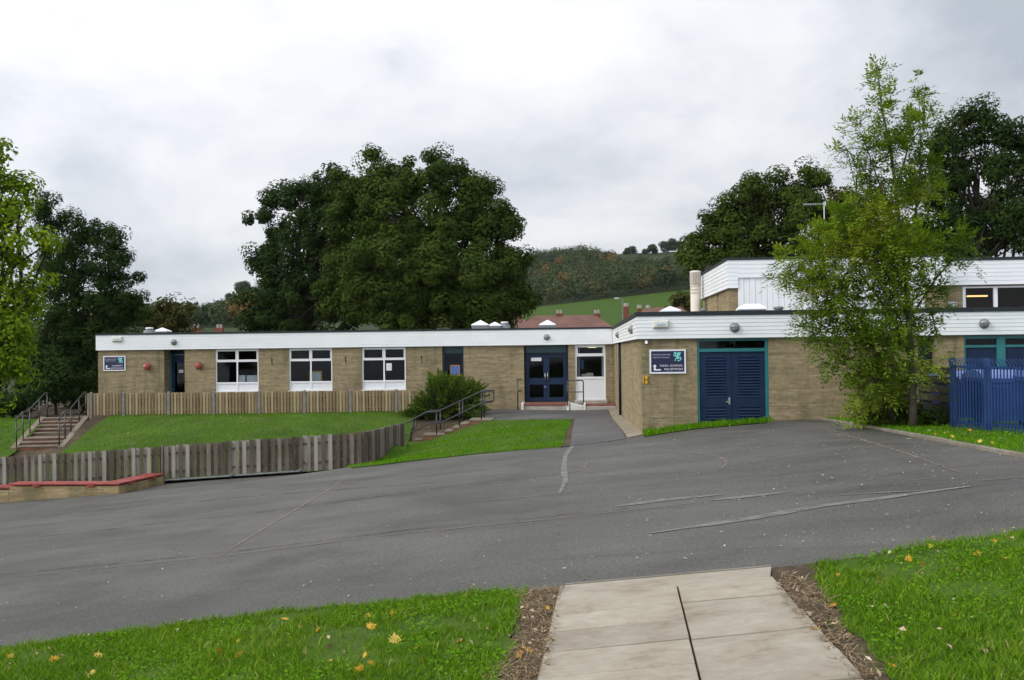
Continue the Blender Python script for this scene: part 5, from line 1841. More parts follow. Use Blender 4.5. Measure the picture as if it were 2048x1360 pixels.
def steps_right():
    Ya, Yb = 37.05, 38.25
    pts = [(811, 888), (829, 878.5), (846, 869), (889, 861.5), (905, 854), (921, 846.5), (938, 839.5)]
    xs = [P(a, b, Ya).x for a, b in pts] + [P(985, 838, Ya).x]
    zs_ = [P(a, b, Ya).z for a, b in pts]
    t = thing('garden_steps', 'short flight of grey slab steps climbing right between black rails to the tarmac path', 'steps', (xs[0], Ya, zs_[0] - .2))
    mr, mt_ = MB(), MB()
    for k in range(len(pts)):
        mr.box(xs[k] + .02, Ya + .02, zs_[k] - .75, xs[k + 1] + .02, Yb, zs_[k] - .055)
        mt_.box(xs[k] - .01, Ya, zs_[k] - .054, xs[k + 1] - .012, Yb, zs_[k])
    mr.build('riser', MT['stepbrick'], t)
    mt_.build('tread', MT['oldconcrete'], t, bevel=.008)
    for Y, lab in ((Ya + .06, 'nearer black two bar handrail of the slab steps, looped at its top end'), (Yb - .06, 'farther black two bar handrail of the slab steps, partly behind the nearer one')):
        rr = thing('handrail', lab, 'handrail', (xs[3], Y, zs_[0]), 'black tube handrails beside the steps')
        def q(px, py):
            p = P(px, py, Ya + .06)
            return (p.x, Y, p.z)
        top = [q(800, 851), q(822, 841), q(852, 824.5), q(874, 824), q(962, 783), q(985, 783)]
        mid = [q(800, 875), q(822, 866), q(856, 847), q(880, 846.5), q(964, 806), q(983, 804)]
        if Y < Yb - .5:
            loop = top + [q(987.5, 786), q(987.5, 801)] + [mid[-1]]
        else:
            loop = top
        MB().tube(loop, .027, 8).build('rail', MT['railblack'], rr, True)
        MB().tube(mid, .022, 8).build('rail', MT['railblack'], rr, True)
        for (a, b, c) in ((822, 841, 892), (873, 824, 877), (919, 803, 860), (963, 783, 843)):
            MB().tube([q(a, c), q(a, b)], .025, 8).build('post', MT['railblack'], rr, True)


steps_right()


# ------------------------------------------------------------------ houses behind
def house(name, label, ridge0, ridge1, eave_y, Y, hip, chimneys, wallmat='render', depth=4.2):
    a, b = P(*ridge0, Y), P(*ridge1, Y)
    zr = (a.z + b.z) / 2
    ze = P((ridge0[0] + ridge1[0]) / 2, eave_y, Y - depth).z
    t = thing(name, label, 'house', ((a.x + b.x) / 2, Y, Tz((a.x + b.x) / 2, Y)))
    x0, x1 = a.x - hip, b.x + hip
    MB().box(x0 + .4, Y - depth + .4, Tz(a.x, Y) - .5, x1 - .4, Y + depth - .4, ze - .02).build('wall', MT[wallmat], t)
    v = [(x0, Y - depth, ze), (x1, Y - depth, ze), (x1, Y + depth, ze), (x0, Y + depth, ze), (a.x, Y, zr), (b.x, Y, zr)]
    rf = MB().add(v, [(0, 1, 5, 4), (1, 2, 5), (2, 3, 4, 5), (3, 0, 4), (0, 3, 2, 1)]).build('roof', MT['tile'], t)
    for (px, top, wpx, base) in chimneys:
        p = P(px, top, Y)
        w = wpx / FPX * Y / 2
        MB().box(p.x - w, Y - w * .8, P(px, base, Y).z, p.x + w, Y + w * .8, p.z).build('chimney', MT['chimbrick'], rf)
        m = MB()
        for s in (-.45, .45):
            m.lathe([(.12, -.01), (.10, .28)], (p.x + s * w, Y, p.z), 'Z', 8)
        m.build('chimney_pot', MT['concrete'], rf)
    return t


house('tiled_house', 'house with a long hipped red tile roof and two chimneys behind the main doors', (1068, 631.5), (1190, 629.5), 662, 78, 1.6, [(1119, 627, 13, 650), (1194, 627, 12, 650)])
house('tiled_house', 'house with red hipped roof and a tall brick chimney behind the block corner', (1292, 615), (1360, 614), 662, 82, 2.4, [(1252.5, 613, 10.5, 650), (1279, 616.5, 8, 640), (1296, 617, 8, 640)])
house('tiled_house', 'house mostly hidden by the big oak with a red roof and small chimney', (1000, 640), (1040, 634), 662, 84, 3.0, [(1036, 627, 8, 650)])
house('tiled_house', 'house whose two chimney stacks just show over the left part of the wing roof', (370, 668), (460, 667), 690, 80, 3.0, [(393, 655.5, 14, 680), (439, 655.5, 14, 680)])
p = P(1245, 598, 95)
t = thing('street_lamp', 'slim grey street lamp standing above the red roofs against the green field', 'street lamp', (p.x, p.y, Tz(p.x, p.y)))
MB().tube([(p.x, p.y, Tz(p.x, p.y) - .2), (p.x, p.y, p.z)], [.07, .045], 8).build('column', MT['greymetal'], t)
MB().tube([(p.x, p.y, p.z), (p.x - .4, p.y, p.z + .08)], .04, 6).build('arm', MT['greymetal'], t)
MB().box(p.x - .75, p.y - .1, p.z + .03, p.x - .35, p.y + .1, p.z + .13).build('lamp_head', MT['paper'], t)
# far building on the left ridge
d = _f0 + _r0 * ((432 - 1024) / FPX)
bx, by = d.x * 600, d.y * 600
zb_ = Tz(bx, by)
t = thing('farm_building', 'tiny pale farm building on the left skyline of the hill', 'building', (bx, by, zb_))
MB().box(bx - 4.5, by - 3, zb_ - 2, bx + 4.5, by + 3, zb_ + 1.6).build('wall', MT['render'], t)
MB().add([(bx - 5, by - 3.4, zb_ + 1.61), (bx + 5, by - 3.4, zb_ + 1.61), (bx + 5, by + 3.4, zb_ + 1.61), (bx - 5, by + 3.4, zb_ + 1.61), (bx - 5, by, zb_ + 3.2), (bx + 5, by, zb_ + 3.2)],
         [(0, 1, 5, 4), (2, 3, 4, 5), (0, 4, 3), (1, 2, 5)]).build('roof', MT['tile'], t)

# ------------------------------------------------------------------ foliage
def unit(n):
    v = rng.normal(size=(n, 3))
    return v / np.linalg.norm(v, axis=1)[:, None]


def leafquads(C, N, L, Wd, fold=0.25):
    """rhombic leaves at C facing N (all (n,3)); L,W (n,)"""
    n = len(C)
    r = unit(n)
    u = np.cross(N, r)
    u /= np.linalg.norm(u, axis=1)[:, None] + 1e-9
    w = np.cross(N, u)
    L, Wd = L[:, None], Wd[:, None]
    V = np.stack([C - u * L, C + w * Wd + N * Wd * fold, C + u * L, C - w * Wd + N * Wd * fold], 1).reshape(-1, 3)
    F = np.arange(4 * n).reshape(n, 4)
    return V, F


def crown_points(lobes, clump_r, leaves_per, fill=1.0, flat=0.8, rim=1.0, gaps=0.0):
    """lobes: list of (center, rx, ry, rz). Returns leaf centres, outward normals, clump ids"""
    cc, cn = [], []
    for (c, rx, ry, rz) in lobes:
        area = 4 * math.pi * ((rx * ry) ** 1.6 / 3 + (rx * rz) ** 1.6 / 3 + (ry * rz) ** 1.6 / 3) ** (1 / 1.6)
        n = max(3, int(fill * area / (math.pi * clump_r ** 2) * 1.5))
        # billows on the lobe carry the clumps; some clumps fill the inside
        mr = (rx * ry * rz) ** (1 / 3)
        nb_ = int(min(34, max(7, 7.5 * mr / clump_r)))
        bd = unit(nb_)
        bc = bd * rng.uniform(.62, .92, (nb_, 1))
        br_ = rng.uniform(.26, .42, nb_)
        kb = rng.integers(0, nb_, n)
        q = unit(n)
        d = q * .75 + bd[kb] * .6
        d /= np.linalg.norm(d, axis=1)[:, None]
        loc = bc[kb] + d * br_[kb][:, None] * rng.uniform(.7, 1.05, (n, 1))
        inn = rng.random(n) < .22
        loc[inn] = unit(int(inn.sum())) * (rng.random((int(inn.sum()), 1)) ** .5) * .75
        p = np.array(c) + loc * np.array([rx, ry, rz])
        if gaps:
            k = rng.random(n) > gaps
            p, d = p[k], d[k]
        cc.append(p); cn.append(d)
    cc, cn = np.concatenate(cc), np.concatenate(cn)
    m = len(cc)
    cr = clump_r * rng.uniform(.55, 1.25, m)
    k = np.repeat(np.arange(m), leaves_per)
    d = unit(len(k))
    rr = rng.random(len(k)) ** (1 / 4.5)
    off = d * rr[:, None] * cr[k][:, None]
    off[:, 2] *= flat
    P_ = cc[k] + off
    N = d * .9 + cn[k] * .35 + np.array([0, -.05, .45]) + unit(len(k)) * .5
    N /= np.linalg.norm(N, axis=1)[:, None]
    return P_, N, k, m, cc


def pixlobes(Y, lst, zs=1.0):
    o = []
    for q in lst:
        px, py, rx, ry = q[:4]
        dy = q[4] if len(q) > 4 else 0
        c = P(px, py, Y + dy)
        s = (Y + dy) / FPX
        o.append((np.array(c), rx * s, min(rx, ry) * s * 1.0, ry * s * zs))
    return o


def limbs(root, top, targets, r0, mat, parent, n=7, wob=.25):
    """tapering trunk with limbs reaching the targets"""
    mb = MB()
    root, top = Vector(root), Vector(top)
    segs = 7
    pts = []
    for k in range(segs + 1):
        f = k / segs
        j = Vector((random.uniform(-1, 1), random.uniform(-1, 1), 0)) * wob * r0 * 2.0 * (0 if k == 0 else 1)
        pts.append(root.lerp(top, f) + j)
    mb.tube(pts, [r0 * (1.25 if k == 0 else 1 - .75 * k / segs) for k in range(segs + 1)], 9)
    for t in targets:
        t = Vector(t)
        h = random.uniform(.35, .95)
        i = int(h * segs)
        a = pts[i]
        rr = r0 * (1 - .75 * h) * .6
        mid = a.lerp(t, .5) + Vector((random.uniform(-1, 1), random.uniform(-1, 1), random.uniform(-.2, .8))) * (t - a).length * .10
        q = a.lerp(t, .25) + Vector((0, 0, (t - a).length * .03))
        mb.tube([a, q, mid, a.lerp(t, .78) + Vector((0, 0, (t - a).length * .02)), t], [rr, rr * .8, rr * .6, rr * .4, rr * .12], 6)
    return mb.build('trunk', mat, parent, True)


def tree(name, label, Y, lobes, trunk_px, base_dy, leaf, L, mats, clump, per, fill=1.0, r0=.4, group=None, gaps=0.0, aspect=.55, barkm='darkbark', nl=40, cat='tree', flat=.8, trunk_top=None, tint_c=None):
    lb = pixlobes(Y, lobes)
    p = P(trunk_px, 700, Y)
    zg = Tz(p.x, p.y)
    t = thing(name, label, cat, (p.x, p.y, zg), group)
    C, N, k, m, cc = crown_points(lb, clump, per, fill, flat, gaps=gaps)
    keep = C[:, 2] > zg + .05
    tl = rng.random(m) * .6
    # slow drift of hue through the crown
    ph = rng.uniform(0, 6, 3)
    tl = np.clip(tl + .2 + .25 * np.sin(cc[:, 0] * .7 + ph[0]) * np.sin(cc[:, 2] * .9 + ph[1]), 0, 1)
    C, N, k = C[keep], N[keep], k[keep]
    Ls = L * rng.uniform(.65, 1.3, len(C))
    V, F = leafquads(C, N, Ls, Ls * aspect)
    npmesh('crown', V, F, MT[mats], t, np.repeat(tl[k], 4))
    zt_ = max(c[2] for c, *_ in lb)
    tx = trunk_top[0] if trunk_top else trunk_px
    top = P(tx, 700, Y)
    top.z = zg + (zt_ - zg) * .8
    sel = cc[rng.choice(len(cc), min(nl, len(cc)), replace=False)]
    limbs((p.x, p.y, zg - .2), top, [s for s in sel if s[2] > zg + .8], r0, MT[barkm], t)
    return t


G1 = [(0.0, (0.016, 0.031, 0.004)), (0.45, (0.033, 0.057, 0.007)), (0.85, (0.060, 0.090, 0.012)), (1.0, (0.085, 0.102, 0.015))]
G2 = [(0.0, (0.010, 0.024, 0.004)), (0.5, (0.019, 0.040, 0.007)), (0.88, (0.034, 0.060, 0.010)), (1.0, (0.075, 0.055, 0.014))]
G3 = [(0.0, (0.050, 0.09, 0.005)), (0.4, (0.12, 0.20, 0.010)), (0.8, (0.21, 0.30, 0.016)), (1.0, (0.32, 0.33, 0.03))]
G4 = [(0.0, (0.045, 0.095, 0.007)), (0.4, (0.108, 0.185, 0.012)), (0.78, (0.195, 0.265, 0.022)), (0.95, (0.27, 0.27, 0.035)), (1.0, (0.36, 0.25, 0.045))]
G5 = [(0.0, (0.030, 0.038, 0.010)), (0.5, (0.055, 0.060, 0.014)), (1.0, (0.10, 0.070, 0.018))]
MT['oak'] = leafmat('oak_leaf', G1, .14)
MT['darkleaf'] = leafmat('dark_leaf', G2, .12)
MT['brightleaf'] = leafmat('bright_leaf', G3, .32)
MT['ashleaf'] = leafmat('ash_leaf', G4, .26)
MT['brownleaf'] = leafmat('brown_leaf', G5, .2)
MT['juniper'] = leafmat('juniper_spray', [(0.0, (0.016, 0.036, 0.008)), (0.45, (0.050, 0.095, 0.014)), (1.0, (0.22, 0.30, 0.035))], .25)
MT['woodleaf'] = leafmat('woodland_leaf', [(0.0, (0.020, 0.036, 0.018)), (0.3, (0.034, 0.054, 0.024)), (0.58, (0.066, 0.086, 0.034)), (0.78, (0.105, 0.088, 0.036)), (0.92, (0.17, 0.095, 0.035)), (1.0, (0.27, 0.13, 0.03))], .15, .7, .85)
MT['yellowleaf'] = leafmat('yellowing_leaf', [(0.0, (0.07, 0.09, 0.015)), (0.5, (0.14, 0.13, 0.02)), (1.0, (0.26, 0.17, 0.02))], .3)

# the great oaks behind the wing
tree('oak_tree', 'huge dark green round crowned tree in front of the pair behind the school wing', 60,
     [(785, 360, 62, 50), (853, 352, 45, 42), (917, 365, 42, 42), (735, 395, 60, 55, 1), (690, 385, 40, 42, 2), (960, 420, 45, 55), (995, 455, 42, 60), (1018, 520, 36, 50, 1), (830, 430, 100, 80, -1), (900, 470, 95, 80),
      (730, 480, 70, 75), (800, 540, 105, 85, -3), (905, 560, 95, 80, -3), (985, 575, 65, 65, -1), (700, 570, 60, 75), (790, 625, 110, 55, -3), (900, 630, 100, 50, -3), (990, 630, 60, 38, -1), (1036, 585, 26, 34, -1),
      (1028, 450, 12, 16), (878, 330, 22, 25), (945, 380, 25, 30), (760, 325, 30, 22)],
     860, 0, None, .098, 'oak', .72, 170, 1.3, .45, 'oaks behind the wing', .05, .62, nl=60)
tree('oak_tree', 'dark spreading tree with sky gaps at the left of the pair behind the wing', 66,
     [(610, 405, 48, 42), (570, 395, 30, 32), (655, 380, 48, 42), (690, 370, 35, 34), (545, 420, 34, 30), (520, 440, 22, 18), (625, 460, 70, 50), (560, 475, 45, 35), (520, 500, 22, 22), (600, 540, 90, 60), (530, 545, 32, 32), (510, 530, 14, 14),
      (650, 560, 70, 70), (560, 610, 70, 50), (640, 630, 80, 40), (520, 620, 32, 35), (505, 640, 18, 20), (690, 460, 50, 60)],
     600, 0, None, .105, 'darkleaf', .72, 150, 1.15, .4, 'oaks behind the wing', .16, .62, nl=60)
tree('yellowing_tree', 'small yellow leaved tree between the big oak and the red roofs', 64,
     [(1022, 605, 16, 30), (1014, 640, 20, 18), (1030, 580, 10, 16)], 1020, 0, None, .16, 'yellowleaf', .5, 34, 1.0, .15, None, .1, .6, nl=8)

# left edge
tree('maple_tree', 'bright yellow green tree at the far left edge beside the steps', 31,
     [(0, 350, 38, 55), (-40, 380, 60, 80), (48, 385, 26, 30), (30, 430, 62, 60), (-60, 500, 90, 90), (40, 520, 62, 70), (20, 600, 70, 65), (62, 610, 36, 50), (-50, 650, 90, 80), (15, 690, 56, 60), (45, 730, 36, 40), (-10, 760, 40, 50), (75, 460, 18, 30), (10, 300, 10, 18)],
     -30, 0, None, .08, 'brightleaf', .5, 70, .92, .28, None, .14, .62, nl=45)
tree('tall_dark_tree', 'tall dark feathery tree behind the left end of the school wing', 50,
     [(112, 430, 32, 36), (150, 450, 36, 32), (195, 460, 32, 26), (222, 470, 26, 24), (240, 500, 28, 26), (210, 530, 44, 36), (250, 545, 26, 26), (150, 510, 60, 50), (262, 590, 28, 26), (225, 590, 52, 40), (120, 560, 66, 60), (180, 620, 80, 45), (250, 630, 44, 34), (100, 640, 60, 60), (150, 690, 70, 60), (95, 720, 60, 50), (190, 670, 60, 40), (230, 640, 40, 30), (120, 760, 70, 50), (160, 740, 60, 50), (90, 410, 20, 22)],
     150, 0, None, .075, 'darkleaf', .5, 110, 1.35, .2, None, .1, .5, nl=60)
tree('bushy_tree', 'low olive green bushy tree behind the left end of the roof', 58,
     [(325, 635, 38, 30), (360, 640, 30, 26), (340, 608, 22, 20), (300, 640, 26, 26), (375, 620, 12, 14), (350, 660, 40, 20)], 335, 0, None, .15, 'brownleaf', .55, 36, 1.1, .2, None, .08, .45, nl=16)
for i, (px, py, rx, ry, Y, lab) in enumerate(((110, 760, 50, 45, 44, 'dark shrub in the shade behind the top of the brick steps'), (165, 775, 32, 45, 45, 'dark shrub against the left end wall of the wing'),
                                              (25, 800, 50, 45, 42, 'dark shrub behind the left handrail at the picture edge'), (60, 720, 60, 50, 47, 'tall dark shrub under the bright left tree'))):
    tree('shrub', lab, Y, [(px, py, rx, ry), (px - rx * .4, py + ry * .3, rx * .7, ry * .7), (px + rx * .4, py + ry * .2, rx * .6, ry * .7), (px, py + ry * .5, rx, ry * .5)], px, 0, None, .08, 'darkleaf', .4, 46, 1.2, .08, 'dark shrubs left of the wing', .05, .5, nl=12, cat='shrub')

# right
tree('oak_tree', 'dark green broad tree behind the hall and its flue', 62,
     [(1400, 490, 34, 34), (1430, 455, 36, 34), (1448, 410, 20, 20), (1485, 400, 44, 40), (1505, 365, 18, 18), (1545, 385, 38, 34), (1600, 375, 42, 36), (1630, 360, 18, 18), (1440, 500, 66, 40), (1520, 450, 70, 50), (1590, 440, 62, 52), (1540, 500, 90, 35), (1640, 430, 26, 40), (1385, 520, 22, 22)],
     1520, 0, None, .098, 'oak', .68, 160, 1.25, .35, None, .06, .6, nl=50)
tree('bronze_tree', 'bronze green tree between the two dark trees behind the hall', 66,
     [(1680, 395, 40, 36), (1720, 410, 40, 44), (1660, 440, 34, 40), (1750, 400, 30, 36), (1700, 470, 60, 50), (1700, 510, 80, 30), (1640, 500, 40, 30)], 1700, 0, None, .12, 'brownleaf', .75, 80, 1.05, .35, None, .06, .6, nl=30)
tree('tall_dark_tree', 'very tall dark tree at the right edge behind the hall roof', 50,
     [(1935, 245, 38, 34), (1965, 235, 26, 26), (1900, 275, 34, 32), (1860, 300, 32, 28), (1995, 255, 36, 32), (2040, 265, 34, 30), (1880, 345, 50, 40), (1950, 330, 60, 46), (2020, 330, 52, 50), (1840, 380, 36, 40), (1910, 420, 64, 46), (1990, 420, 70, 60), (1870, 470, 62, 42), (1960, 490, 80, 36), (2050, 460, 60, 70), (2080, 350, 50, 60), (1820, 470, 40, 44), (1830, 330, 20, 24)],
     1960, 0, None, .082, 'darkleaf', .6, 130, 1.25, .3, None, .08, .6, nl=70)
tree('field_bush', 'dark rounded bush at the foot of the field left of the flue', 95,
     [(1362, 612, 20, 22), (1345, 624, 22, 14), (1378, 600, 12, 18)], 1362, 0, None, .2, 'brownleaf', .6, 40, 1.2, .2, None, .05, .6, nl=8, cat='bush')

# young ash in front of the block
def pinnate(C, D, L, mat_n):
    """compound leaves at C pointing along D: rows of small leaflets"""
    n = len(C)
    D = D / (np.linalg.norm(D, axis=1)[:, None] + 1e-9)
    up = np.array([0, 0, 1.0]) + unit(n) * .35
    S = np.cross(D, up)
    S /= np.linalg.norm(S, axis=1)[:, None] + 1e-9
    U = np.cross(S, D)
    Vs = []
    for i, (f, side) in enumerate([(.25, 1), (.25, -1), (.5, 1), (.5, -1), (.75, 1), (.75, -1), (1.0, 0)]):
        droop = np.array([0, 0, -1.0]) * (f * f * .25)
        base = C + (D + droop) * (L * f)[:, None]
        d = D * (.55 if side else 1) + S * side * .85 + droop * .5 + unit(n) * .15
        d /= np.linalg.norm(d, axis=1)[:, None]
        w = np.cross(d, U + unit(n) * .3)
        w /= np.linalg.norm(w, axis=1)[:, None] + 1e-9
        l = (L * .42)[:, None] * rng.uniform(.8, 1.15, (n, 1))
        Vs.append(np.stack([base, base + d * l * .5 + w * l * .17, base + d * l, base + d * l * .5 - w * l * .17], 1))
    V = np.stack(Vs, 1).reshape(-1, 3)
    return V, np.arange(len(V)).reshape(-1, 4)


def ash():
    Y = 20.5
    base = Vector((P(1826, 800, Y).x, Y, 0))
    base.z = Tz(base.x, base.y)
    t = thing('young_ash_tree', 'slender young yellow green tree with a bare spire growing beside the blue palisade', 'tree', base)
    mb = MB()
    tips = []

    def stem(pix, r, dy=(0, 0)):
        n = len(pix)
        pts = [P(a, b, Y + dy[0] + (dy[1] - dy[0]) * k / (n - 1)) for k, (a, b) in enumerate(pix)]
        mb.tube(pts, [r * (1 - .85 * k / (n - 1)) for k in range(n)], 8)
        return pts
    main = [(1827, 866), (1826, 800), (1822, 720), (1818, 640), (1812, 560), (1800, 470), (1792, 380), (1780, 290), (1764, 220), (1754, 130)]
    stems = [stem(main, .085)]
    for pix, r, dy in (([(1822, 740), (1770, 680), (1700, 640), (1650, 560), (1610, 520)], .035, (0, -.5)),
                       ([(1822, 700), (1760, 600), (1700, 520), (1680, 460)], .035, (0, .4)),
                       ([(1790, 845), (1740, 740), (1680, 640), (1630, 560)], .03, (.5, .2)),
                       ([(1818, 640), (1770, 540), (1740, 460), (1712, 380), (1695, 300)], .03, (0, .3)),
                       ([(1740, 460), (1725, 370), (1712, 295)], .014, (.2, .3)),
                       ([(1800, 470), (1770, 400), (1735, 300), (1715, 250)], .025, (0, -.3)),
                       ([(1812, 560), (1830, 440), (1842, 330), (1838, 175)], .035, (0, .4)),
                       ([(1792, 380), (1815, 300), (1850, 240), (1865, 230)], .02, (0, .2)),
                       ([(1818, 640), (1870, 560), (1920, 500), (1950, 485)], .025, (0, -.4)),
                       ([(1822, 700), (1870, 660), (1895, 645)], .02, (0, .3)),
                       ([(1822, 720), (1790, 640), (1760, 560), (1740, 520)], .03, (0, -.7)),
                       ([(1826, 780), (1760, 760), (1690, 730), (1640, 690)], .025, (0, -.4)),
                       ([(1826, 800), (1790, 790), (1750, 800)], .02, (0, .3)),
                       ([(1790, 850), (1775, 760), (1745, 690)], .025, (.7, .5))):
        stems.append(stem(pix, r, dy))
    lobes = [(1754, 160, 6, 36, 2.2), (1758, 225, 15, 36, 1.4), (1768, 275, 38, 34, .8), (1718, 250, 28, 14, .8), (1838, 200, 9, 34, 1.6), (1842, 265, 32, 24, .7), (1806, 235, 18, 22, .7), (1866, 232, 14, 12, .6),
             (1800, 310, 50, 36, .9), (1742, 300, 30, 20, .7), (1775, 360, 46, 34, .9), (1850, 330, 40, 40, .7), (1680, 300, 12, 16, .3), (1700, 330, 12, 22, .25), (1710, 345, 16, 14, .4),
             (1760, 430, 66, 52, 1.1), (1690, 440, 44, 34, 1.1), (1830, 410, 44, 50, .8), (1640, 490, 54, 38, 1.2), (1598, 525, 34, 26, 1.2), (1575, 548, 18, 12, 1.0), (1710, 510, 84, 52, 1.25), (1800, 510, 72, 60, 1.2),
             (1870, 500, 44, 40, .8), (1925, 488, 28, 26, .5), (1880, 560, 36, 30, .5), (1630, 580, 48, 36, 1.2), (1600, 600, 24, 18, .9), (1710, 600, 80, 58, 1.25), (1800, 600, 70, 56, 1.2), (1865, 630, 32, 34, .6), (1878, 665, 22, 20, .4),
             (1640, 650, 40, 32, 1.2), (1700, 690, 54, 44, 1.2), (1680, 738, 28, 24, .9), (1770, 690, 66, 56, 1.2), (1830, 700, 36, 44, .9), (1722, 785, 26, 24, .9), (1760, 765, 46, 40, 1.1), (1745, 815, 36, 24, .8)]
    Cs, Ds, Ls, ts = [], [], [], []
    tw = MB()
    for (px, py, rx, ry, den) in lobes:
        s = Y / FPX
        if px > 1815 and py > 430: den *= .6
        n = int(den * (rx * ry) * (.040 if py < 460 else .043)) + 3
        ns_ = max(6 if ry > 25 and rx < 20 else 3, n // 9)
        sc_ = unit(ns_) * (rng.random(ns_) ** .4)[:, None]
        d = sc_[rng.integers(0, ns_, n)] + rng.normal(0, 1, (n, 3)) * min(.5, .13 / (min(rx, ry) * s)) 
        c = np.array(P(px, py, Y + random.uniform(-.35, .35)))
        p = c + d * np.array([rx * s, max(rx, ry) * s * .75, ry * s])
        # a few twigs that carry the sprays
        for k in range(min(4, n)):
            near = min((q for st in stems for q in st), key=lambda q: (q - Vector(p[k])).length)
            if (near - Vector(p[k])).length < 1.6:
                q = near.lerp(Vector(p[k]), .5) + Vector((0, 0, .06))
                tw.tube([near, q, Vector(p[k])], [.012, .008, .004], 5)
        per = 3
        kk = np.repeat(np.arange(n), per)
        Cs.append(p[kk] + rng.normal(0, .05, (n * per, 3)))
        Ds.append(d[kk] * .7 + unit(n * per) * .8 + np.array([0, -.1, .15]))
        Ls.append(rng.uniform(.17, .29, n * per))
        base_t = np.clip(.5 + .35 * math.sin(px * .013 + py * .021) + rng.normal(0, .18), 0, 1)
        ts.append(np.clip(base_t + rng.normal(0, .15, n * per), 0, 1))
    C, D, L, tt_ = np.concatenate(Cs), np.concatenate(Ds), np.concatenate(Ls), np.concatenate(ts)
    V, F = pinnate(C, D, L, None)
    npmesh('crown', V, F, MT['ashleaf'], t, np.repeat(tt_, 28))
    mb.v += []
    mb.add(tw.v, tw.f)
    mb.build('trunk', MT['bark'], t, True)


ash()
tree('shrub', 'dark leafy shrub crowding the foot of the young tree', 21.6, [(1775, 815, 40, 34), (1748, 835, 28, 18), (1805, 825, 32, 26), (1790, 780, 36, 30)], 1780, 0, None, .055, 'oak', .22, 50, 1.1, .04, None, .1, .5, nl=14, cat='shrub')
tree('shrub', 'low scrubby shrub growing through the bottom of the timber screen', 21.3, [(1860, 838, 22, 20), (1880, 845, 18, 12), (1840, 845, 16, 14)], 1862, 0, None, .05, 'oak', .18, 36, .9, .03, None, .2, .5, nl=8, cat='shrub')

# juniper by the slab steps
def juniper():
    Y = 39.6
    c = P(880, 800, Y)
    zg = Tz(c.x, c.y)
    t = thing('juniper_bush', 'spreading feathery green juniper bush above the slab steps', 'bush', (c.x, c.y, zg))
    Cs, Ds, ts = [], [], []
    tips = []
    for k in range(300):
        f = random.random()
        px = random.uniform(798, 976)
        hump = np.interp(px, [796, 825, 846, 862, 880, 890, 920, 945, 976], [832, 802, 776, 740, 752, 750, 756, 762, 780])
        py = hump + (random.random() ** 1.6) * (846 - hump)
        py -= random.choice([0, 0, 4, 8])
        tip = P(px + random.uniform(-4, 9), py, Y + random.uniform(-.7, .7))
        tips.append(tip)
    mbb = MB()
    for tip in tips:
        r = Vector((c.x + (tip.x - c.x) * .25, c.y + (tip.y - c.y) * .3, zg + .05))
        mid = r.lerp(tip, .55) + Vector((0, 0, .10))
        mbb.tube([r, mid, tip], [.02, .012, .003], 5)
        n = 150
        f = rng.random(n) ** .7
        a, b, d_ = np.array(mid), np.array(tip), np.array(r)
        pts = np.where(f[:, None] < .25, d_ + (a - d_) * (.5 + 2 * f[:, None]), a + (b - a) * ((f[:, None] - .25) / .75))
        spread = .10 * (1.15 - f)
        pts = pts + rng.normal(0, 1, (n, 3)) * spread[:, None] * np.array([1, 1, .6])
        dd = (b - d_) / (np.linalg.norm(b - d_) + 1e-6)
        Cs.append(pts); Ds.append(dd + unit(n) * .7 + np.array([0, -.1, .2])); ts.append(np.clip(f * .8 + rng.normal(0, .2, n), 0, 1))
    C, D, tt_ = np.concatenate(Cs), np.concatenate(Ds), np.concatenate(ts)
    k = C[:, 2] > zg
    C, D, tt_ = C[k], D[k], tt_[k]
    D /= np.linalg.norm(D, axis=1)[:, None]
    w = np.cross(D, unit(len(D)))
    w /= np.linalg.norm(w, axis=1)[:, None] + 1e-9
    l = rng.uniform(.05, .10, (len(C), 1))
    V = np.stack([C, C + D * l * .5 + w * l * .22, C + D * l, C + D * l * .5 - w * l * .22], 1).reshape(-1, 3)
    npmesh('foliage', V, np.arange(len(V)).reshape(-1, 4), MT['juniper'], t, np.repeat(tt_, 4))
    mbb.build('stems', MT['darkbark'], t)


juniper()

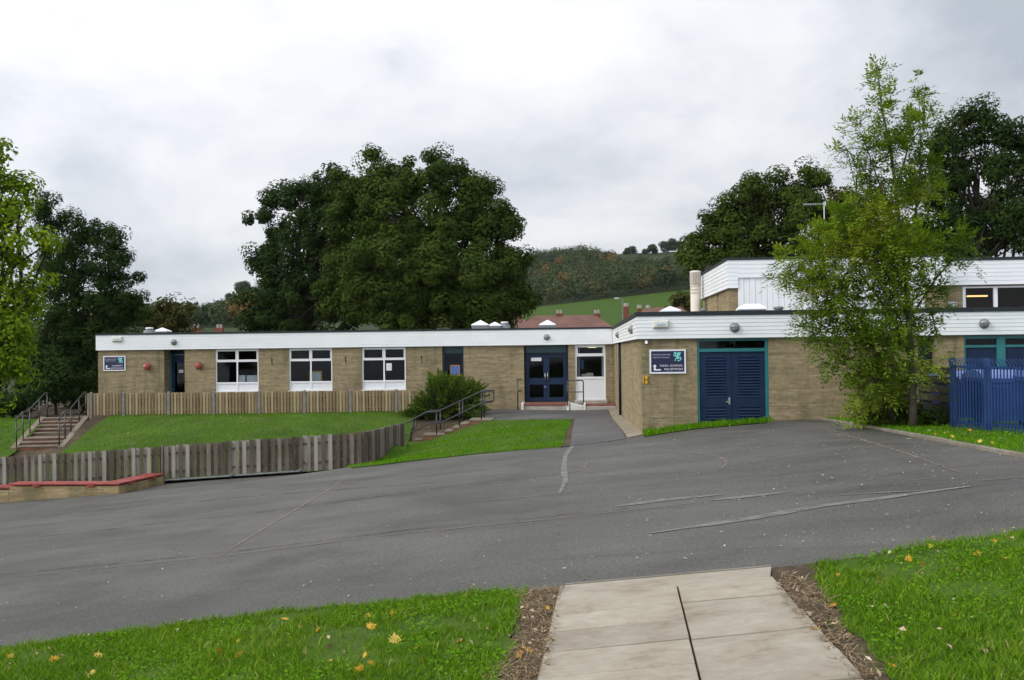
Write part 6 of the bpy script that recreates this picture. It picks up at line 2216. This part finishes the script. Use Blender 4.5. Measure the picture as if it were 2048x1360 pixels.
# ------------------------------------------------------------------ hillside wood
def wood():
    Cs, Ns, Ls, ts = [], [], [], []
    ctr = []
    tries = 0
    while len(ctr) < 2100 and tries < 40000:
        tries += 1
        px = random.choice([random.uniform(255, 520), random.uniform(1000, 1460), random.uniform(1000, 1460), random.uniform(480, 1000)])
        if 480 < px < 1000 and random.random() < .7:
            continue
        lo = 327 if px > 1030 else (330 if px > 560 else 235)
        hi = 470 if 1232 < px else 622
        if 300 < px < 450: hi = 560
        dd = lo + (hi - lo) * random.random() ** .85
        d = _f0 + _r0 * ((px - 1024) / FPX)
        x, y = d.x * dd, d.y * dd
        r = random.uniform(2.6, 5.0)
        if len(ctr) < 170 and px > 1030:
            dd = random.uniform(327, 340)
            x, y = d.x * dd, d.y * dd
        ztop = Tz(x, y) + 2.5 * r
        dpt = x * FWD.x + y * FWD.y
        row = 704 - (px - 1024) * math.tan(ROLL) - (ztop - EYE.z) / dpt * FPX
        if row < np.interp(px, [0, 280, 400, 450, 490, 600, 800, 1045, 1100, 1180, 1222, 1240, 1400], [610, 606, 606, 596, 572, 545, 515, 500, 488, 486, 492, 506, 506]):
            continue
        if any((x - q[0]) ** 2 + (y - q[1]) ** 2 < (.62 * (r + q[2])) ** 2 for q in ctr):
            continue
        ctr.append((x, y, r, px))
    zz_ = T([q[0] for q in ctr], [q[1] for q in ctr])
    for (x, y, r, px), z in zip(ctr, zz_):
        n = int(12 * r * r)
        h = r * random.uniform(1.05, 1.5)
        # several lobes make a crown
        lob = [(np.array([x, y, z + h * 1.02]), r * .8, h * .85)]
        for _ in range(5):
            a = random.uniform(0, 6.28)
            lob.append((np.array([x + math.cos(a) * r * .55, y + math.sin(a) * r * .55, z + h * random.uniform(.6, 1.35)]), r * random.uniform(.35, .55), h * random.uniform(.3, .5)))
        for c, rr, hh in lob:
            m = max(8, int(n / 5))
            d = unit(m)
            Cs.append(c + d * np.array([rr, rr, hh]) * rng.uniform(.75, 1.06, (m, 1)))
            N = d + unit(m) * .3 + np.array([0, 0, .35])
            Ns.append(N / np.linalg.norm(N, axis=1)[:, None])
            Ls.append(rng.uniform(.3, .6, m))
            if c is lob[0][0]:
                tn = rng.choice([.08, .25, .4, .55, .78, .97], p=[.18, .27, .26, .17, .09, .03])
            ts.append(np.clip(np.full(m, tn + rng.normal(0, .05)), 0, 1))
    C, N, L, tt_ = np.concatenate(Cs), np.concatenate(Ns), np.concatenate(Ls), np.concatenate(ts)
    V, F = leafquads(C, N, L, L * .7)
    o = npmesh('hillside_wood', V, F, MT['woodleaf'], None, np.repeat(tt_, 4))
    tag(o, kind='stuff')


wood()
for i, (px, r, h, lab) in enumerate(((1253, 2.6, 4.2, 'smallest dark tree on the bare skyline right of the wood'), (1268, 3.2, 5.6, 'rounded dark tree on the bare skyline next to the smallest one'),
                                     (1296, 3.0, 5.6, 'thin grey tree on the skyline between two dark rounded trees'), (1309, 3.6, 6.0, 'dark flat topped tree on the skyline middle stretch'),
                                     (1339, 6.0, 9.0, 'largest dark tree on the skyline near the right hand oak'), (1362, 3.0, 7.0, 'slim tree on the skyline beside the right hand oak'),
                                     (466, 4.6, 9.0, 'left of two dark trees on the left skyline by the big oak'), (489, 6.0, 13.5, 'taller of two dark trees on the left skyline by the big oak'),
                                     (377, 3.0, 6.5, 'small dark bushy tree on the left skyline past the olive tree'))):
    d = _f0 + _r0 * ((px - 1024) / FPX)
    x, y = d.x * 612, d.y * 612
    z = Tz(x, y)
    t = thing('skyline_tree', lab, 'tree', (x, y, z), 'trees on the far skyline')
    n = int(20 * r * h / 3)
    Cs, Ns = [], []
    for _ in range(7):
        a = random.uniform(0, 6.28)
        c = np.array([x + math.cos(a) * r * .5, y + math.sin(a) * r * .5, z + h * random.uniform(.15, .75)])
        q = unit(n)
        Cs.append(c + q * np.array([r * .55, r * .55, h * .26]) * rng.uniform(.6, 1.05, (n, 1)))
        Ns.append(q)
    C, N = np.concatenate(Cs), np.concatenate(Ns)
    L = rng.uniform(.3, .6, len(C))
    V, F = leafquads(C, N, L, L * .7)
    npmesh('crown', V, F, MT['woodleaf'], t, np.full(len(V), .05))
    MB().tube([(x, y, z - 1), (x, y, z + h * .6)], [.35, .2], 6).build('trunk', MT['darkbark'], t)

# ------------------------------------------------------------------ grass
def scatter(poly, dens, cut=None):
    xs = [p[0] for p in poly]; ys = [p[1] for p in poly]
    A = (max(xs) - min(xs)) * (max(ys) - min(ys))
    n = int(A * dens)
    x = rng.uniform(min(xs), max(xs), n); y = rng.uniform(min(ys), max(ys), n)
    k = in_poly(x, y, poly)
    return x[k], y[k]


_lat = rng.random((4, 64, 64))


def vnoise(x, y, s, k=0):
    u, v = x * s + 13.7 * k, y * s + 7.1 * k
    i, j = np.floor(u).astype(int), np.floor(v).astype(int)
    f, g_ = u - i, v - j
    f, g_ = f * f * (3 - 2 * f), g_ * g_ * (3 - 2 * g_)
    L = _lat[k % 4]
    a = L[i % 64, j % 64] * (1 - f) + L[(i + 1) % 64, j % 64] * f
    b = L[i % 64, (j + 1) % 64] * (1 - f) + L[(i + 1) % 64, (j + 1) % 64] * f
    return a * (1 - g_) + b * g_


def blades(name, poly, dens, h, w, mat, off=0.02, lean=.5, vis=None, patch=1.0, label=None):
    x, y = scatter(poly, dens)
    jx = rng.normal(0, .035, len(x)) * (rng.random(len(x)) < .6)
    x, y = x + jx, y + rng.normal(0, .035, len(x)) * (jx != 0)
    if vis is not None:
        dep = x * FWD.x + y * FWD.y
        px = 1024 + FPX * (x * _r0.x + y * _r0.y) / np.maximum(dep, .5)
        k = (px > -60) & (px < 2110) & (dep > 3.4)
        x, y = x[k], y[k]
    bare = vnoise(x, y, 1.7 * patch, 2) * .6 + vnoise(x, y, 6.0 * patch, 3) * .4
    k = rng.random(len(x)) < np.clip((bare - .22) * 4, .10, 1)
    x, y = x[k], y[k]
    n = len(x)
    z = T(x, y) + off - .01
    a = rng.uniform(0, 2 * math.pi, n)
    pat = .55 * vnoise(x, y, .9 * patch, 0) + .45 * vnoise(x, y, 2.6 * patch, 1)
    tuft = .5 * vnoise(x, y, 9.0, 1) + .5 * vnoise(x, y, 19.0, 2)
    hh = h * rng.uniform(.35, 1.25, n) * (.45 + .5 * pat + .8 * tuft * tuft)
    ww = w * rng.uniform(.7, 1.3, n)
    u = np.stack([np.cos(a), np.sin(a), np.zeros(n)], 1)
    b = rng.uniform(0, 2 * math.pi, n)
    ln = np.stack([np.cos(b), np.sin(b), np.zeros(n)], 1) * (lean * rng.uniform(.2, 1.3, n) * hh)[:, None]
    B = np.stack([x, y, z], 1)
    up = np.array([0, 0, 1.0])
    m = B + ln * .35 + up * (hh * .6)[:, None]
    tp = B + ln + up * hh[:, None]
    V = np.stack([B - u * ww[:, None], B + u * ww[:, None], m + u * ww[:, None] * .75, m - u * ww[:, None] * .75, tp], 1).reshape(-1, 3)
    i = np.arange(n) * 5
    F4 = np.stack([i, i + 1, i + 2, i + 3], 1)
    F3 = np.stack([i + 3, i + 2, i + 4], 1)
    tint = np.clip(pat * .75 + .45 * tuft - .12 + rng.normal(0, .2, n), 0, 1)
    tint[rng.random(n) < .05] = 1.0
    o = npmesh(name, V, [F4, F3], mat, None, np.repeat(tint, 5))
    tag(o, kind='stuff')
    return o


def shrinkp(poly, d):
    return poly


blades('grass', near_l, 6200, .052, .0036, MT['grass'], .02, .95, vis=1)
blades('grass', near_r, 6200, .052, .0036, MT['grass'], .02, .95, vis=1)
blades('grass', lawn_mid, 420, .055, .010, MT['farturf'], .03, .5)
blades('grass', bank, 260, .055, .012, MT['farturf'], .02, .5)
blades('grass', side_lawn, 120, .10, .014, MT['farturf'], .02, .5)
blades('grass', strip, 700, .13, .010, MT['farturf'], .02, .4)
blades('grass', right_lawn, 420, .06, .009, MT['farturf'], .04, .5)
# dead stalks along the bare soil
soil_l = gp((1036, 1188), (1124, 1183)) + [(xlf(5.0) + .05, 5.0), (-.62, 4.0)] + gp((1030, 1300), (1040, 1240))
soil_r = gp((1560, 1150), (1600, 1160), (1660, 1200), (1690, 1270), (1760, 1360)) + [(xrf(3.8) - .06, 3.8), (xrf(6.2) - .05, 6.2)]
def stalks(name, poly, dens):
    x, y = scatter(poly, dens)
    n = len(x)
    z = T(x, y) + .022 + rng.uniform(0, .03, n)
    a = rng.uniform(0, 6.28, n)
    d = np.stack([np.cos(a), np.sin(a), rng.uniform(-.12, .45, n)], 1)
    w = np.cross(d, np.array([0, 0, 1.0]))
    w /= np.linalg.norm(w, axis=1)[:, None]
    l = rng.uniform(.02, .075, n)[:, None]
    ww = rng.uniform(.001, .004, n)[:, None]
    B = np.stack([x, y, z], 1)
    V = np.stack([B - w * ww, B + w * ww, B + d * l + w * ww * .4, B + d * l - w * ww * .4], 1).reshape(-1, 3)
    tag(npmesh(name, V, np.arange(4 * n).reshape(-1, 4), MT['straw'], None, np.repeat(rng.random(n), 4)), kind='stuff')
stalks('dead_stalks', soil_l, 2600)
stalks('dead_stalks', soil_r, 2600)

# small leaf litter on the tarmac and lawns
def litter(name, poly, n, s, off):
    xs = [p[0] for p in poly]; ys = [p[1] for p in poly]
    x = rng.uniform(-9, 7, n * 6)
    y = 6.5 + rng.random(n * 6) ** 1.7 * 19
    k = in_poly(x, y, poly) & (rng.random(n * 6) < np.clip(.35 + x * .09, .12, 1))
    x, y = x[k][:n], y[k][:n]
    m = len(x)
    B = np.stack([x, y, T(x, y) + off], 1)
    N = np.array([0, 0, 1.0]) + unit(m) * .35
    N /= np.linalg.norm(N, axis=1)[:, None]
    L = s * rng.uniform(.5, 1.4, m)
    V, F = leafquads(B, N, L, L * rng.uniform(.3, .6, m), .5)
    tag(npmesh(name, V, F, MT['litter'], None, np.repeat(rng.random(m), 4)), kind='stuff')


litter('leaf_litter', yard_poly, 1700, .015, .014)


def drift(poly, n, s, mat='litter'):
    x, y = scatter(poly, n)
    m_ = len(x)
    B = np.stack([x, y, T(x, y) + .028 + rng.uniform(0, .02, m_)], 1)
    N = np.array([0, 0, 1.0]) + unit(m_) * .7
    N /= np.linalg.norm(N, axis=1)[:, None]
    L = s * rng.uniform(.4, 1.5, m_)
    V, F = leafquads(B, N, L, L * rng.uniform(.35, .75, m_), .6)
    tag(npmesh('leaf_litter', V, F, MT[mat], None, np.repeat(rng.random(m_), 4)), kind='stuff')


drift(soil_l, 160, .014)
drift(soil_r, 160, .014)
drift(near_l, 9, .016)
drift(near_r, 9, .016)
drift(right_lawn, 5, .04)
drift(lawn_mid, 1.2, .022)
drift(bank, 2.2, .024, 'fallen')
# small round weeds among the near grass
def weeds(poly, n):
    x, y = scatter(poly, n)
    k = (vnoise(x, y, 2.2, 3) > .55)
    x, y = x[k], y[k]
    m_ = len(x)
    B = np.stack([x, y, T(x, y) + .035 + rng.uniform(0, .018, m_)], 1)
    N = np.array([0, -.2, 1.0]) + unit(m_) * .4
    N /= np.linalg.norm(N, axis=1)[:, None]
    L = rng.uniform(.006, .014, m_)
    V, F = leafquads(B, N, L, L * .8, .2)
    tag(npmesh('clover', V, F, MT['farturf'], None, np.repeat(rng.uniform(.3, .9, m_), 4)), kind='stuff')
weeds(near_l, 700)
weeds(near_r, 700)

# big fallen maple leaves on the near grass
def maple(px, py, size, lab, group, mat='fallen', ground=.024, spot=None):
    x, y = G(px, py)
    z = Tz(x, y) + ground
    ol = [(0, -1.0), (.10, -.55), (.45, -.75), (.42, -.45), (.95, -.35), (.70, -.05), (1.0, .30), (.55, .28), (.60, .62), (.30, .50), (.0, 1.05), (-.30, .50), (-.60, .62), (-.55, .28), (-1.0, .30), (-.70, -.05), (-.95, -.35), (-.42, -.45), (-.45, -.75), (-.10, -.55)]
    yaw, tiltx, tilty = random.uniform(0, 6.28), random.uniform(-1.0, .2), random.uniform(-.6, .6)
    Mx = Matrix.Rotation(yaw, 3, 'Z')
    Mt = Matrix.Rotation(-tiltx * .8, 3, 'X') @ Matrix.Rotation(tilty, 3, 'Y')
    cur = random.uniform(.25, .9)
    V = [Vector((0, 0, 0))]
    for a, b in ol:
        V.append(Vector((a, b, cur * (a * a + b * b) * .5 + random.uniform(-.08, .08))))
    size *= .5
    V = [Mt @ (Mx @ (v * size)) for v in V]
    zmin = min(v.z for v in V)
    o = npmesh('fallen_leaf', np.array([(v.x, v.y, v.z - zmin * .8) for v in V]), np.array([(0, i, i % 20 + 1) for i in range(1, 21)]), MT[mat], None, np.full(21, random.random()))
    o.location = (x, y, z)
    tag(o, lab, 'leaf', group)


gl = 'fallen leaves on the near left grass'
lab_l = 'yellow orange fallen maple leaf on the near grass left of the slabs'
for px, py, s in ((787, 1240, .075), (742, 1264, .08), (735, 1243, .05), (570, 1246, .06), (637, 1270, .05), (790, 1292, .085), (108, 1330, .07), (196, 1322, .06), (437, 1315, .06), (478, 1320, .06), (478, 1292, .05), (720, 1352, .07), (742, 1338, .06),
                  (832, 1306, .05), (20, 1322, .06), (372, 1298, .03), (920, 1292, .045), (185, 1356, .05), (845, 1332, .04), (730, 1322, .04), (600, 1262, .04), (520, 1330, .035), (660, 1330, .03), (400, 1290, .03), (950, 1250, .03)):
    maple(px, py, s, lab_l, gl)
gr = 'fallen leaves on the near right grass'
lab_r = 'yellow orange fallen maple leaf on the near grass right of the slabs'
for px, py, s in ((1818, 1128, .07), (1940, 1135, .075), (1955, 1118, .06), (1845, 1136, .04), (1834, 1190, .05), (2010, 1125, .06), (1676, 1160, .04), (1760, 1165, .04), (1990, 1090, .05), (1862, 1102, .05), (1720, 1215, .035), (1905, 1240, .05)):
    maple(px, py, s, lab_r, gr)
gs = 'leaves on the soil and slab edges'
for px, py, s, lab in ((1665, 1222, .07, 'curled tan leaf standing up on the soil right of the slabs'), (1632, 1271, .07, 'flat pale yellow leaf lying on the right edge of the slabs'), (1055, 1312, .07, 'yellow leaf on the soil left of the slabs at the bottom'),
                       (1040, 1322, .06, 'orange leaf on the soil left of the slabs beside the yellow one'), (1095, 1225, .04, 'reddish leaf among dead stalks left of the slabs'), (1785, 1345, .06, 'brown leaf on the dark soil at the bottom right')):
    maple(px, py, s, lab, gs)
gk = 'fallen leaves on the far right verge'
for px, py, s in ((1940, 868, .09), (1905, 882, .07), (1960, 893, .08), (1930, 886, .08), (1870, 877, .06), (1985, 896, .06), (1890, 873, .06)):
    maple(px, py, s, 'fallen leaf on the grass verge between the kerb and the blue palisade', gk, 'fallen', .06)

# ------------------------------------------------------------------ damp autumn air over the valley
hm = bpy.data.materials.new('haze')
hm.use_nodes = True
hm.node_tree.nodes.clear()
ht = NT(hm.node_tree)
hv = ht.n('ShaderNodeVolumePrincipled', i={'Color': (0.90, 0.94, 0.98, 1), 'Density': 5.0e-5})
ho = ht.n('ShaderNodeOutputMaterial', i={1: hv.outputs[0]})
zlo = float(ZZ.min()) - 1.0
hz = MB().box(-1450, -70, zlo, 1450, 2250, 140).build('haze', hm, None)
tag(hz, kind='stuff')
